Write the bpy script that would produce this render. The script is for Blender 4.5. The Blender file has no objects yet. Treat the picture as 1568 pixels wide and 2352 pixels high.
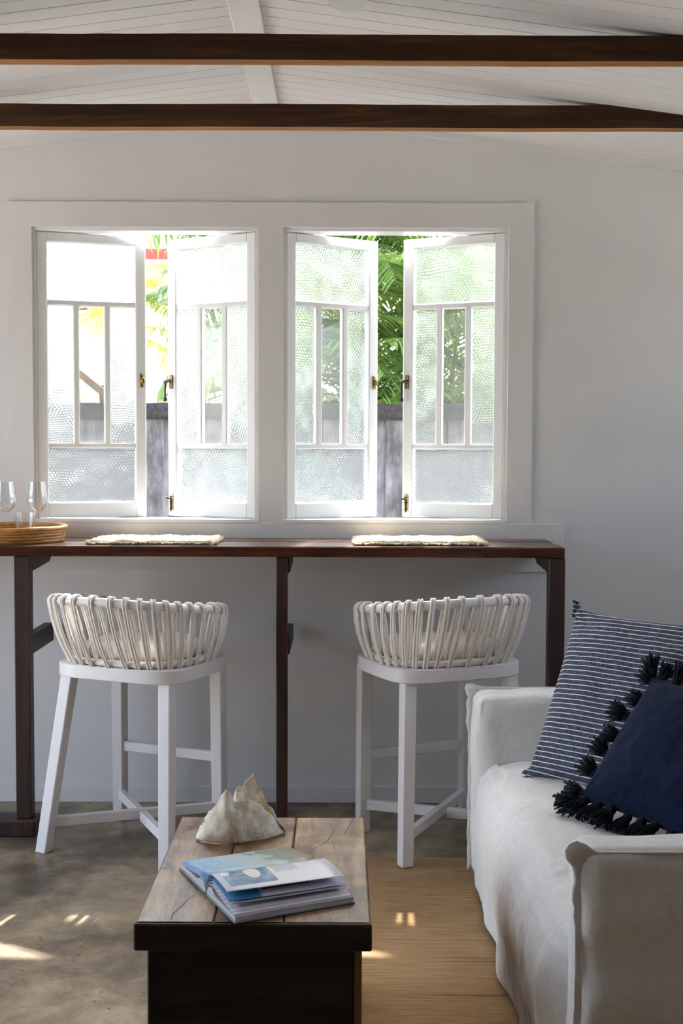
import bpy, bmesh, math, random
from mathutils import Vector, Matrix, Euler, noise
random.seed(7)
R = math.radians
scene = bpy.context.scene
col = scene.collection

# ------------------------------------------------------------------ camera
cam_d = bpy.data.cameras.new('camera')
cam_d.sensor_fit = 'VERTICAL'
cam_d.sensor_height = 36.0
cam_d.lens = 2821.0 / 2352.0 * 36.0
cam_d.dof.use_dof = True
cam_d.dof.focus_distance = 3.5
cam_d.dof.aperture_fstop = 8.0
cam = bpy.data.objects.new('camera', cam_d)
col.objects.link(cam)
pitch = math.atan(146 / 2821.0)
cam.matrix_world = (Matrix.Translation((0, 0, 1.353)) @ Euler((R(90) - pitch, 0, 0)).to_matrix().to_4x4()
                    @ Matrix.Rotation(0.0035, 4, 'Z'))
scene.camera = cam

# ------------------------------------------------------------------ sky and sun
world = bpy.data.worlds.new('sky')
scene.world = world
world.use_nodes = True
wn = world.node_tree.nodes
bg = wn['Background']
sky = wn.new('ShaderNodeTexSky')
sky.sky_type = 'NISHITA'
sky.sun_disc = False
sky.sun_elevation = R(54)
sky.sun_rotation = R(11)
sky.dust_density = 3.5
sky.air_density = 1.0
sky.ozone_density = 1.0
hsv = wn.new('ShaderNodeHueSaturation')      # thin bright haze: less blue than a clear sky
hsv.inputs['Saturation'].default_value = 0.8
world.node_tree.links.new(sky.outputs[0], hsv.inputs['Color'])
world.node_tree.links.new(hsv.outputs[0], bg.inputs[0])
bg.inputs[1].default_value = 0.70

sun_d = bpy.data.lights.new('sun', 'SUN')
sun_d.energy = 6.5
sun_d.angle = R(0.8)
sun_d.color = (1.0, 0.96, 0.91)
sun = bpy.data.objects.new('sun', sun_d)
col.objects.link(sun)
sun.rotation_euler = Vector((-0.19, -1.0, -1.41)).to_track_quat('-Z', 'Y').to_euler()
sun.location = (0, 12, 12)

vs = scene.view_settings
vs.view_transform = 'Standard'
vs.look = 'None'
vs.gamma = 1.0
vs.use_curve_mapping = False
vs.exposure = 1.45
scene.cycles.use_denoising = True
scene.cycles.max_bounces = 10
scene.cycles.diffuse_bounces = 5
scene.cycles.transparent_max_bounces = 24
scene.cycles.sample_clamp_indirect = 8.0
scene.cycles.caustics_refractive = True

# ------------------------------------------------------------------ helpers
def lin(h):
    h = h.lstrip('#')
    c = [int(h[i:i + 2], 16) / 255 for i in (0, 2, 4)]
    return tuple([x / 12.92 if x <= 0.04045 else ((x + 0.055) / 1.055) ** 2.4 for x in c] + [1.0])

class NT:
    """small node-tree helper"""
    def __init__(s, name):
        s.m = bpy.data.materials.new(name)
        s.m.use_nodes = True
        s.t = s.m.node_tree
        s.t.nodes.clear()
        s.out = s.t.nodes.new('ShaderNodeOutputMaterial')
        s.tc = s.t.nodes.new('ShaderNodeTexCoord')
    def n(s, typ, **kw):
        nd = s.t.nodes.new('ShaderNode' + typ)
        for k, v in kw.items():
            if k in nd.inputs.keys() if isinstance(k, str) else False:
                s.put(nd.inputs[k], v)
            else:
                setattr(nd, k, v)
        return nd
    def put(s, sock, v):
        if isinstance(v, bpy.types.NodeSocket):
            s.t.links.new(v, sock)
        else:
            sock.default_value = v
    def bsdf(s, base, rough=0.6, metallic=0.0, normal=None, spec=0.5, **kw):
        b = s.n('BsdfPrincipled')
        s.put(b.inputs['Base Color'], base)
        s.put(b.inputs['Roughness'], rough)
        b.inputs['Metallic'].default_value = metallic
        s.put(b.inputs['Specular IOR Level'], spec)
        if normal is not None:
            s.put(b.inputs['Normal'], normal)
        for k, v in kw.items():
            s.put(b.inputs[k], v)
        s.t.links.new(b.outputs[0], s.out.inputs[0])
        return b
    def coords(s, kind='Object', scale=(1, 1, 1), rnd=False):
        v = s.tc.outputs[kind]
        mp = s.n('Mapping')
        s.put(mp.inputs['Vector'], v)
        mp.inputs['Scale'].default_value = scale
        if rnd:
            oi = s.n('ObjectInfo')
            cm = s.n('VectorMath', operation='SCALE')
            cm.inputs[0].default_value = (17.3, 9.1, 5.7)
            s.put(cm.inputs['Scale'], oi.outputs['Random'])
            s.put(mp.inputs['Location'], cm.outputs[0])
        return mp.outputs[0]
    def noise(s, vec, scale, detail=4, rough=0.55, dist=0.0, out='Fac'):
        nd = s.n('TexNoise')
        s.put(nd.inputs['Vector'], vec)
        nd.inputs['Scale'].default_value = scale
        nd.inputs['Detail'].default_value = detail
        nd.inputs['Roughness'].default_value = rough
        nd.inputs['Distortion'].default_value = dist
        return nd.outputs[out]
    def voronoi(s, vec, scale, feature='F1', rnd=1.0):
        nd = s.n('TexVoronoi')
        nd.feature = feature
        s.put(nd.inputs['Vector'], vec)
        nd.inputs['Scale'].default_value = scale
        nd.inputs['Randomness'].default_value = rnd
        return nd.outputs['Distance']
    def ramp(s, fac, stops):
        r = s.n('ValToRGB')
        s.put(r.inputs[0], fac)
        e = r.color_ramp.elements
        while len(e) < len(stops):
            e.new(0.5)
        for i, (p, c) in enumerate(stops):
            e[i].position = p
            e[i].color = c if not isinstance(c, str) else lin(c)
        return r.outputs[0]
    def mix(s, fac, a, b, mode='MIX'):
        m = s.n('Mix')
        m.data_type = 'RGBA'
        m.blend_type = mode
        s.put(m.inputs[0], fac)
        s.put(m.inputs[6], a)
        s.put(m.inputs[7], b)
        return m.outputs[2]
    def math(s, op, a, b=0.0, c=0.0):
        m = s.n('Math')
        m.operation = op
        s.put(m.inputs[0], a); s.put(m.inputs[1], b); s.put(m.inputs[2], c)
        return m.outputs[0]
    def sep(s, vec):
        m = s.n('SeparateXYZ')
        s.put(m.inputs[0], vec)
        return m.outputs
    def bump(s, h, strength=0.3, dist=0.01, normal=None):
        b = s.n('Bump')
        s.put(b.inputs['Height'], h)
        b.inputs['Strength'].default_value = strength
        b.inputs['Distance'].default_value = dist
        if normal is not None:
            s.put(b.inputs['Normal'], normal)
        return b.outputs[0]

MATS = {}
def paint(name, c, rough=0.55, var=0.04, bscale=60, bstr=0.08):
    s = NT(name)
    v = s.coords()
    f = s.noise(v, 3.0, 5)
    c1 = lin(c)
    c2 = tuple([x * (1 - var * 2) for x in c1[:3]] + [1])
    s.bsdf(s.ramp(f, [(0.35, c2), (0.65, c1)]), rough, normal=s.bump(s.noise(v, bscale, 3), bstr, 0.004))
    MATS[name] = s.m
    return s.m

def wood(name, cols, grain=(1, 1, 1), scale=6.0, rough=0.5, bstr=0.25, spec=0.5, rnd=True, rough2=None):
    s = NT(name)
    v = s.coords('Object', grain, rnd)
    a = s.noise(v, scale, 8, 0.62, 0.6)
    b = s.noise(v, scale * 6, 4, 0.6, 0.2)
    f = s.math('ADD', s.math('MULTIPLY', a, 0.75), s.math('MULTIPLY', b, 0.25))
    c = s.ramp(f, [(0.3, cols[0]), (0.5, cols[1]), (0.7, cols[2])])
    rg = s.ramp(s.noise(v, scale * 0.5, 3), [(0.35, (rough,) * 3 + (1,)), (0.65, ((rough2 or rough),) * 3 + (1,))])
    s.bsdf(c, rg, normal=s.bump(f, bstr, 0.006), spec=spec)
    MATS[name] = s.m
    return s.m

def fabric(name, c1, c2, weave=900, bstr=0.25, rough=0.9, sheen=0.2, wr=0.0, wscale=6):
    s = NT(name)
    v = s.coords()
    x = s.sep(v)
    wx = s.math('SINE', s.math('MULTIPLY', x[0], weave))
    wy = s.math('SINE', s.math('MULTIPLY', x[1], weave))
    wz = s.math('SINE', s.math('MULTIPLY', x[2], weave))
    w = s.math('ADD', wz, s.math('MULTIPLY', wx, wy))
    f = s.noise(v, 40, 6, 0.7)
    nrm = s.bump(w, bstr * 0.5, 0.0006)
    nrm = s.bump(f, bstr, 0.002, nrm)
    if wr:
        nrm = s.bump(s.noise(v, wscale, 3, 0.5, 1.2), wr, 0.02, nrm)
    s.bsdf(s.ramp(f, [(0.3, c1), (0.7, c2)]), rough, normal=nrm, spec=0.2, **{'Sheen Weight': sheen})
    MATS[name] = s.m
    return s.m

def plain(name, c, rough=0.5, metallic=0.0, spec=0.5, var=0.12, sc=30):
    s = NT(name)
    v = s.coords()
    f = s.noise(v, sc, 5, 0.6)
    c1 = lin(c)
    c2 = tuple([x * (1 - var * 2) for x in c1[:3]] + [1])
    s.bsdf(s.ramp(f, [(0.3, c2), (0.7, c1)]), rough, metallic, s.bump(f, 0.1, 0.002), spec)
    MATS[name] = s.m
    return s.m

class MB:
    """collects geometry for one mesh object"""
    def __init__(s):
        s.bm = bmesh.new()
        s.uv = None
    def box(s, lo, hi, bevel=0.0, M=None, seg=1):
        r = bmesh.ops.create_cube(s.bm, size=1)
        vs = r['verts']
        for v in vs:
            v.co = Vector([(lo[i] + hi[i]) / 2 + v.co[i] * (hi[i] - lo[i]) for i in range(3)])
        if bevel:
            es = list({e for v in vs for e in v.link_edges})
            rb = bmesh.ops.bevel(s.bm, geom=es, offset=bevel, segments=seg, affect='EDGES', profile=0.5)
            vs = list({v for f in rb['faces'] for v in f.verts} | {v for v in vs if v.is_valid})
        if M is not None:
            for v in vs:
                v.co = M @ v.co
        return vs
    def beam(s, a, b, w, h, bevel=0.0, up=(0, 0, 1)):
        """rectangular bar from a to b, w across, h along up"""
        a = Vector(a); b = Vector(b)
        d = (b - a); L = d.length; d.normalize()
        x = d.cross(Vector(up))
        if x.length < 1e-5:
            x = d.cross(Vector((0, 1, 0)))
        x.normalize()
        u = x.cross(d)
        M = Matrix(((x.x, d.x, u.x, a.x), (x.y, d.y, u.y, a.y), (x.z, d.z, u.z, a.z), (0, 0, 0, 1)))
        return s.box((-w / 2, 0, -h / 2), (w / 2, L, h / 2), bevel, M)
    def tube(s, pts, r, n=8, closed=False, caps=True):
        pts = [Vector(p) for p in pts]
        N = len(pts)
        rs = r if hasattr(r, '__len__') else [r] * N
        rings = []
        t0 = None
        ref = None
        for i, p in enumerate(pts):
            if closed:
                t = pts[(i + 1) % N] - pts[i - 1]
            else:
                t = pts[min(i + 1, N - 1)] - pts[max(i - 1, 0)]
            t.normalize()
            if ref is None:
                ref = Vector((0, 0, 1)) if abs(t.z) < 0.9 else Vector((1, 0, 0))
                ref = (ref - t * ref.dot(t)).normalized()
            else:
                ref = (ref - t * ref.dot(t))
                ref = ref.normalized() if ref.length > 1e-6 else Vector((1, 0, 0))
            bi = t.cross(ref)
            rings.append([s.bm.verts.new(p + (ref * math.cos(2 * math.pi * k / n) + bi * math.sin(2 * math.pi * k / n)) * rs[i]) for k in range(n)])
        M = N if closed else N - 1
        for i in range(M):
            a, b = rings[i], rings[(i + 1) % N]
            off = 0
            if closed and i == N - 1:   # align the seam
                off = min(range(n), key=lambda o: (a[0].co - b[o].co).length)
            for k in range(n):
                s.bm.faces.new((a[k], a[(k + 1) % n], b[(k + 1 + off) % n], b[(k + off) % n]))
        if not closed and caps:
            s.bm.faces.new(rings[0][::-1]); s.bm.faces.new(rings[-1])
    def lathe(s, prof, n=24, c=(0, 0, 0), closed=False):
        c = Vector(c)
        rings = []
        for r, z in prof:
            if r < 1e-6:
                rings.append([s.bm.verts.new(c + Vector((0, 0, z)))])
            else:
                rings.append([s.bm.verts.new(c + Vector((r * math.cos(2 * math.pi * k / n), r * math.sin(2 * math.pi * k / n), z))) for k in range(n)])
        L = len(rings)
        for i in range(L if closed else L - 1):
            a, b = rings[i], rings[(i + 1) % L]
            for k in range(n):
                k2 = (k + 1) % n
                if len(a) == 1 and len(b) == 1:
                    continue
                if len(a) == 1:
                    s.bm.faces.new((a[0], b[k2], b[k]))
                elif len(b) == 1:
                    s.bm.faces.new((a[k], a[k2], b[0]))
                else:
                    s.bm.faces.new((a[k], a[k2], b[k2], b[k]))
    def grid(s, fn, nu, nv, closeu=False, uv=False, flip=False):
        g = [[s.bm.verts.new(Vector(fn(i / (nu if closeu else nu - 1), j / (nv - 1)))) for j in range(nv)] for i in range(nu)]
        lay = s.bm.loops.layers.uv.verify() if uv else None
        for i in range(nu if closeu else nu - 1):
            for j in range(nv - 1):
                i2 = (i + 1) % nu
                q = [(g[i][j], i, j), (g[i2][j], i + 1, j), (g[i2][j + 1], i + 1, j + 1), (g[i][j + 1], i, j + 1)]
                if flip:
                    q = q[::-1]
                f = s.bm.faces.new([t[0] for t in q])
                if lay:
                    for lp, t in zip(f.loops, q):
                        lp[lay].uv = (t[1] / (nu - 1), t[2] / (nv - 1))
        return g
    def prism(s, poly, axis, lo, hi):
        """polygon (list of 2D) extruded along axis 0/1/2"""
        def mk(p, t):
            q = list(p); q.insert(axis, t); return Vector(q)
        a = [s.bm.verts.new(mk(p, lo)) for p in poly]
        b = [s.bm.verts.new(mk(p, hi)) for p in poly]
        s.bm.faces.new(a[::-1]); s.bm.faces.new(b)
        n = len(poly)
        for i in range(n):
            s.bm.faces.new((a[i], a[(i + 1) % n], b[(i + 1) % n], b[i]))
    def build(s, name, m, parent=None, smooth=False, loc=None, rot=None, angle=None):
        bmesh.ops.recalc_face_normals(s.bm, faces=s.bm.faces[:])
        me = bpy.data.meshes.new(name)
        s.bm.to_mesh(me); s.bm.free()
        if m is not None:
            me.materials.append(m)
        if smooth:
            me.polygons.foreach_set('use_smooth', [True] * len(me.polygons))
            if angle:
                me.set_sharp_from_angle(angle=R(angle))
        o = bpy.data.objects.new(name, me)
        col.objects.link(o)
        if parent is not None:
            o.parent = parent
        if loc is not None:
            o.location = loc
        if rot is not None:
            o.rotation_euler = rot
        return o

def tag(o, label=None, cat=None, group=None, kind=None):
    if label: o['label'] = label
    if cat: o['category'] = cat
    if group: o['group'] = group
    if kind: o['kind'] = kind
    return o
def empty(name, loc=(0, 0, 0), rz=0.0, parent=None):
    o = bpy.data.objects.new(name, None)
    col.objects.link(o)
    o.empty_display_size = 0.1
    o.location = loc
    o.rotation_euler = (0, 0, rz)
    if parent is not None:
        o.parent = parent
    return o
def inst(src, parent=None, loc=None, rot=None, scale=None):
    c = src.copy()
    col.objects.link(c)
    if parent is not None: c.parent = parent
    if loc is not None: c.location = loc
    if rot is not None: c.rotation_euler = rot
    if scale is not None: c.scale = scale
    return c
def copy_tree(o, parent=None):
    c = o.copy(); col.objects.link(c)
    if parent is not None: c.parent = parent
    for ch in list(o.children):
        copy_tree(ch, c)
    return c
def fbm(p, sc, oct=3):
    return noise.fractal(Vector(p) * sc, 0.9, 2.0, oct)

# ------------------------------------------------------------------ materials
wall_m = paint('wall_paint', '#d8d5d3', 0.6, 0.02, 220, 0.08)
trim_m = paint('trim_paint', '#dad7d5', 0.42, 0.02, 120, 0.05)
sash_m = paint('sash_paint', '#e6e6e5', 0.35, 0.02, 120, 0.05)
ceil_m = paint('ceiling_paint', '#e0dcda', 0.5, 0.02, 90, 0.06)
beam_m = wood('beam_wood', ('#2a1c13', '#402c1d', '#5c4129'), (0.35, 5, 5), 5, 0.7, 0.2, 0.12)
bar_m = wood('bar_wood', ('#2a150d', '#4a281a', '#6e4028'), (0.5, 6, 6), 5, 0.22, 0.08, 0.6, True, 0.38)
barleg_m = wood('bar_leg_wood', ('#1e120d', '#33201a', '#4a2c1e'), (6, 6, 0.5), 5, 0.5, 0.2)
stool_m = paint('stool_paint', '#e6e1df', 0.35, 0.03, 160, 0.05)
cord_m = fabric('cord', '#e6ddd3', '#f3ece4', 1600, 0.2, 0.85, 0.1)
rim_m = paint('rim_paint', '#ebe6e0', 0.4, 0.05, 200, 0.1)
seat_m = fabric('seat_fabric', '#e3dcd3', '#f0ebe4', 1200, 0.2)
tray_m = wood('rattan', ('#8a5a26', '#b8823f', '#d9a862'), (5, 5, 20), 6, 0.35, 0.3, 0.6)
mat_m = fabric('woven_mat', '#b9a98c', '#e4dac4', 500, 0.9, 0.95, 0.2)
brass_m = plain('aged_brass', '#a58a52', 0.35, 0.9)
dark_metal = plain('dark_bronze', '#4a463c', 0.4, 0.85)
brassp_m = plain('brass_plate', '#cdb98a', 0.38, 0.55)
skirt_m = trim_m

def concrete():
    s = NT('polished_concrete')
    v = s.coords()
    a = s.noise(v, 1.1, 6, 0.6, 0.4)
    b = s.noise(v, 7.0, 8, 0.7, 0.5)
    f = s.math('ADD', s.math('MULTIPLY', a, 0.6), s.math('MULTIPLY', b, 0.4))
    c = s.ramp(f, [(0.36, '#43392e'), (0.46, '#6f604d'), (0.54, '#99896f'), (0.64, '#c0af95')])
    st = s.noise(v, 16, 6, 0.75, 1.5)
    c = s.mix(s.ramp(st, [(0.60, (0, 0, 0, 1)), (0.72, (0.7, 0.7, 0.7, 1))]), c, lin('#3c342b'))
    sp = s.voronoi(s.coords('Object', (1, 1, 1)), 26, 'F1')
    m2 = s.math('MULTIPLY', s.math('LESS_THAN', sp, 0.10), s.math('GREATER_THAN', s.noise(v, 9, 2), 0.52))
    c = s.mix(m2, c, lin('#40382f'))
    rg = s.ramp(s.noise(v, 5, 5, 0.7), [(0.3, (0.28,) * 3 + (1,)), (0.7, (0.52,) * 3 + (1,))])
    s.bsdf(c, rg, normal=s.bump(b, 0.12, 0.006), spec=0.5)
    return s.m
floor_m = concrete()

def pebble_glass():
    s = NT('pebbled_glass')
    v = s.coords('Object')
    # rows of round dimples in a hexagonal lattice, rows wandering gently
    nz = s.n('VectorMath', operation='SCALE')
    s.put(nz.inputs[0], s.noise(s.coords('Object', (1, 1, 1), True), 5.0, 2, 0.5, 0.0, 'Color'))
    nz.inputs['Scale'].default_value = 0.075
    w = s.n('VectorMath', operation='ADD')
    s.put(w.inputs[0], v); s.put(w.inputs[1], nz.outputs[0])
    x = s.sep(w.outputs[0])
    k = 2 * math.pi / (0.0112 * 0.866)
    h = None
    for an in (90, 30, 150):
        ph = s.math('ADD', s.math('MULTIPLY', x[0], k * math.cos(R(an))), s.math('MULTIPLY', x[2], k * math.sin(R(an))))
        c = s.math('COSINE', ph)
        h = c if h is None else s.math('ADD', h, c)
    nrm = s.bump(h, 1.0, 0.0007)
    g = s.n('BsdfGlass')
    g.inputs['Color'].default_value = (0.90, 0.93, 0.92, 1)
    g.inputs['Roughness'].default_value = 0.04
    g.inputs['IOR'].default_value = 1.46
    s.put(g.inputs['Normal'], nrm)
    t = s.n('BsdfTransparent')
    t.inputs['Color'].default_value = (0.95, 0.98, 0.97, 1)
    tr = s.n('BsdfTranslucent')
    tr.inputs['Color'].default_value = (0.95, 0.97, 0.97, 1)
    m1 = s.n('MixShader'); m1.inputs[0].default_value = 0.10
    s.put(m1.inputs[1], g.outputs[0]); s.put(m1.inputs[2], t.outputs[0])
    m2 = s.n('MixShader'); m2.inputs[0].default_value = 0.02
    s.put(m2.inputs[1], m1.outputs[0]); s.put(m2.inputs[2], tr.outputs[0])
    s.t.links.new(m2.outputs[0], s.out.inputs[0])
    return s.m
pebble_m = pebble_glass()

def thin_glass(name, tint=(0.97, 0.985, 0.98, 1), dirt=0.04):
    s = NT(name)
    t = s.n('BsdfTransparent'); t.inputs['Color'].default_value = tint
    g = s.n('BsdfGlossy'); g.inputs['Roughness'].default_value = 0.02
    lw = s.n('LayerWeight'); lw.inputs['Blend'].default_value = 0.5
    fr = s.math('ADD', s.math('MULTIPLY', s.math('POWER', lw.outputs['Facing'], 2.2), 0.9), 0.04)
    m = s.n('MixShader')
    s.put(m.inputs[0], fr); s.put(m.inputs[1], t.outputs[0]); s.put(m.inputs[2], g.outputs[0])
    d = s.n('BsdfDiffuse'); d.inputs['Color'].default_value = (0.8, 0.82, 0.82, 1)
    m2 = s.n('MixShader')
    s.put(m2.inputs[0], s.math('MULTIPLY', s.noise(s.coords(), 12, 6, 0.7), dirt))
    s.put(m2.inputs[1], m.outputs[0]); s.put(m2.inputs[2], d.outputs[0])
    s.t.links.new(m2.outputs[0], s.out.inputs[0])
    return s.m
clear_m = thin_glass('clear_pane', dirt=0.22)
crystal_m = thin_glass('drinking_glass', (0.985, 0.99, 0.99, 1), 0.02)

def leaf_mat(name, c1, c2, trans=0.45):
    s = NT(name)
    oi = s.n('ObjectInfo')
    f = s.noise(s.coords('Object', (1, 1, 1), True), 6, 3)
    f = s.math('ADD', s.math('MULTIPLY', f, 0.7), s.math('MULTIPLY', oi.outputs['Random'], 0.3))
    c = s.ramp(f, [(0.3, c1), (0.7, c2)])
    d = s.n('BsdfPrincipled')
    s.put(d.inputs['Base Color'], c); d.inputs['Roughness'].default_value = 0.35
    t = s.n('BsdfTranslucent'); s.put(t.inputs['Color'], c)
    m = s.n('MixShader'); m.inputs[0].default_value = trans
    s.put(m.inputs[1], d.outputs[0]); s.put(m.inputs[2], t.outputs[0])
    s.t.links.new(m.outputs[0], s.out.inputs[0])
    return s.m
leaf_a = leaf_mat('palm_leaf', '#587c3c', '#a5b860')
leaf_b = leaf_mat('yellow_palm_leaf', '#8a9a2e', '#d8c850')
leaf_c = leaf_mat('deep_green_leaf', '#426a34', '#7f9c4e')

def grey_fence():
    s = NT('weathered_paling')
    v = s.coords('Object', (9, 9, 1.2), True)
    a = s.noise(v, 2.0, 8, 0.7, 0.8)
    b = s.noise(s.coords('Object', (1, 1, 1), True), 5, 5, 0.6)
    f = s.math('ADD', s.math('MULTIPLY', a, 0.5), s.math('MULTIPLY', b, 0.5))
    c = s.ramp(f, [(0.33, '#242425'), (0.45, '#434445'), (0.58, '#6b6d73'), (0.72, '#85878c')])
    s.bsdf(c, 0.9, normal=s.bump(a, 0.4, 0.01))
    return s.m
paling_m = grey_fence()
cap_m = plain('mossy_cap', '#3a3a39', 0.95, 0, 0.3, 0.34, 45)

# ------------------------------------------------------------------ dimensions
WY = 4.64                     # inner face of window wall
WT = 0.08                     # its thickness
XL, XR = -2.98, 2.42
YB = -5.0
RX, RZ, SL = -0.279, 2.612, 0.13     # ridge x, z, roof slope
def ceil_z(x): return RZ - SL * abs(x - RX)
W1 = (-1.161, -0.313); W2 = (-0.221, 0.622)
WZ0, WZ1 = 1.072, 2.176

# ------------------------------------------------------------------ setting
mb = MB(); mb.box((XL - .15, YB - .15, -0.12), (XR + .15, WY + WT, 0.0))
tag(mb.build('floor', floor_m), 'polished tan grey concrete floor with dark stains', None, None, 'structure')

# window wall: pieces around two openings, gable top
mb = MB()
y0, y1 = WY, WY + WT
mb.box((XL - .15, y0, -0.12), (XR + .15, y1, WZ0))
for a, b in ((XL - .15, W1[0]), (W1[1], W2[0]), (W2[1], XR + .15)):
    mb.box((a, y0, WZ0), (b, y1, WZ1))
mb.prism([(XL - .15, WZ1), (XR + .15, WZ1), (XR + .15, ceil_z(XR + .15) + .05), (RX, RZ + .05), (XL - .15, ceil_z(XL - .15) + .05)], 1, y0, y1)
tag(mb.build('wall_front', wall_m), 'off white painted wall with two casement windows', None, None, 'structure')

DY0, DY1, DZ = 2.15, 4.22, 2.12        # wide doorway in the left wall
mb = MB()
mb.box((XL - .15, YB - .15, -0.12), (XL, DY0, ceil_z(XL) + .05))
mb.box((XL - .15, DY1, -0.12), (XL, WY, ceil_z(XL) + .05))
mb.box((XL - .15, DY0, DZ), (XL, DY1, ceil_z(XL) + .05))
tag(mb.build('wall_left', wall_m), 'off white side wall with a wide open doorway', None, None, 'structure')
HY0, HY1, HZ0, HZ1 = 2.5, 4.4, 1.30, 2.14      # high strip opening added in the unseen right wall for light
mb = MB()
mb.box((XR, YB - .15, -0.12), (XR + .15, HY0, ceil_z(XR) + .05)); mb.box((XR, HY1, -0.12), (XR + .15, WY, ceil_z(XR) + .05))
mb.box((XR, HY0, -0.12), (XR + .15, HY1, HZ0)); mb.box((XR, HY0, HZ1), (XR + .15, HY1, ceil_z(XR) + .05))
tag(mb.build('wall_right', wall_m), 'plain off white side wall behind the sofa', None, None, 'structure')
mb = MB()
mb.prism([(XL, -0.12), (XR, -0.12), (XR, ceil_z(XR) + .05), (RX, RZ + .05), (XL, ceil_z(XL) + .05)], 1, YB - .15, YB)
tag(mb.build('wall_back', wood('lining_wood', ('#5c5b5a', '#6e6d6c', '#807f7e'), (6, 6, .4), 4, .6, .2, .3)), 'grey boarded wall behind the viewer', None, None, 'structure')

# door jamb lining of the doorway
mb = MB()
for yy in (DY0, DY1 - .03):
    mb.box((XL - .16, yy, 0), (XL + .015, yy + .03, DZ))
mb.box((XL - .16, DY0, DZ - .03), (XL + .015, DY1, DZ))
tag(mb.build('door_1', trim_m), 'white lining of the wide doorway', None, None, 'structure')

# ceiling: tongue and groove planks each side of the ridge
ceiling = tag(empty('ceiling', (RX, 0, RZ)), 'white sloping ceiling lined with narrow boards', None, None, 'structure')
PW = 0.0775
ang = math.atan(SL)
LEN = (XR - RX) / math.cos(ang)
def plank_mesh():
    mb = MB()
    g = 0.0035
    prof = [(0.0006, 0.018), (0.0006, 0.004), (g, 0.0), (PW - g, 0.0), (PW - 0.0006, 0.004), (PW - 0.0006, 0.018)]
    mb.prism(prof, 0, 0.0, LEN)
    return mb
pl = plank_mesh().build('ceiling_board', ceil_m, ceiling)
first = True
ny = int((WY - YB) / PW) + 1
for i in range(ny):
    yy = WY - (i + 1) * PW
    for side in (1, -1):
        if first:
            o = pl; first = False
        else:
            o = inst(pl, ceiling)
        if side == 1:
            o.location = (0, yy, 0); o.rotation_euler = (0, ang, 0)
        else:
            o.location = (0, yy, 0); o.rotation_euler = (0, -ang, 0); o.scale = (-1, 1, 1)
# roof above the boards
mb = MB()
for sgn in (1, -1):
    ex = (XR - RX + 0.45) * sgn
    mb.prism([(0, 0.03), (ex, 0.03 - SL * abs(ex)), (ex, 0.10 - SL * abs(ex)), (0, 0.10)], 1, YB - .4, WY + WT + .12)
mb.build('roof_deck', plain('roof_sheet', '#8f8f8c', 0.6), ceiling)
# ridge cover board
mb = MB(); mb.box((RX - .044, YB, RZ - .026), (RX + .044, WY, RZ - .008), 0.002)
tag(mb.build('trim_1', ceil_m), 'flat white cover board along the ceiling ridge', None, None, 'structure')
# rake cornice on the window wall
mb = MB()
for sgn, xe in ((1, XR), (-1, XL)):
    L = abs(xe - RX)
    mb.prism([(RX, RZ), (xe, RZ - SL * L), (xe, RZ - SL * L - .026), (RX, RZ - .026)], 1, WY - .022, WY)
tag(mb.build('trim_2', trim_m), 'small white cornice where ceiling meets the window wall', None, None, 'structure')

# window casing: one flat frame round both windows
mb = MB()
cy0, cy1 = WY - .013, WY + .001
X0, X1, ZT = -1.256, 0.714, 2.268
def bx(a, b, c, d, e=0.0): mb.box((a, cy0, c), (b, cy1, d), e)
bx(X0, X1, WZ1, ZT); bx(X0, W1[0], WZ0, WZ1); bx(W1[1], W2[0], WZ0, WZ1); bx(W2[1], X1, WZ0, WZ1)
tag(mb.build('trim_3', trim_m), 'flat white casing around the pair of windows', None, None, 'structure')
mb = MB(); mb.box((-1.5, WY - .019, 0.889), (0.836, WY + .001, WZ0), 0.003)
tag(mb.build('trim_4', trim_m), 'white apron board under the windows behind the bar', None, None, 'structure')
mb = MB(); mb.box((XL, WY - .015, 0), (XR, WY, 0.066), 0.003)
tag(mb.build('baseboard_front', trim_m), 'low white skirting along the window wall', None, None, 'structure')

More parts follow.
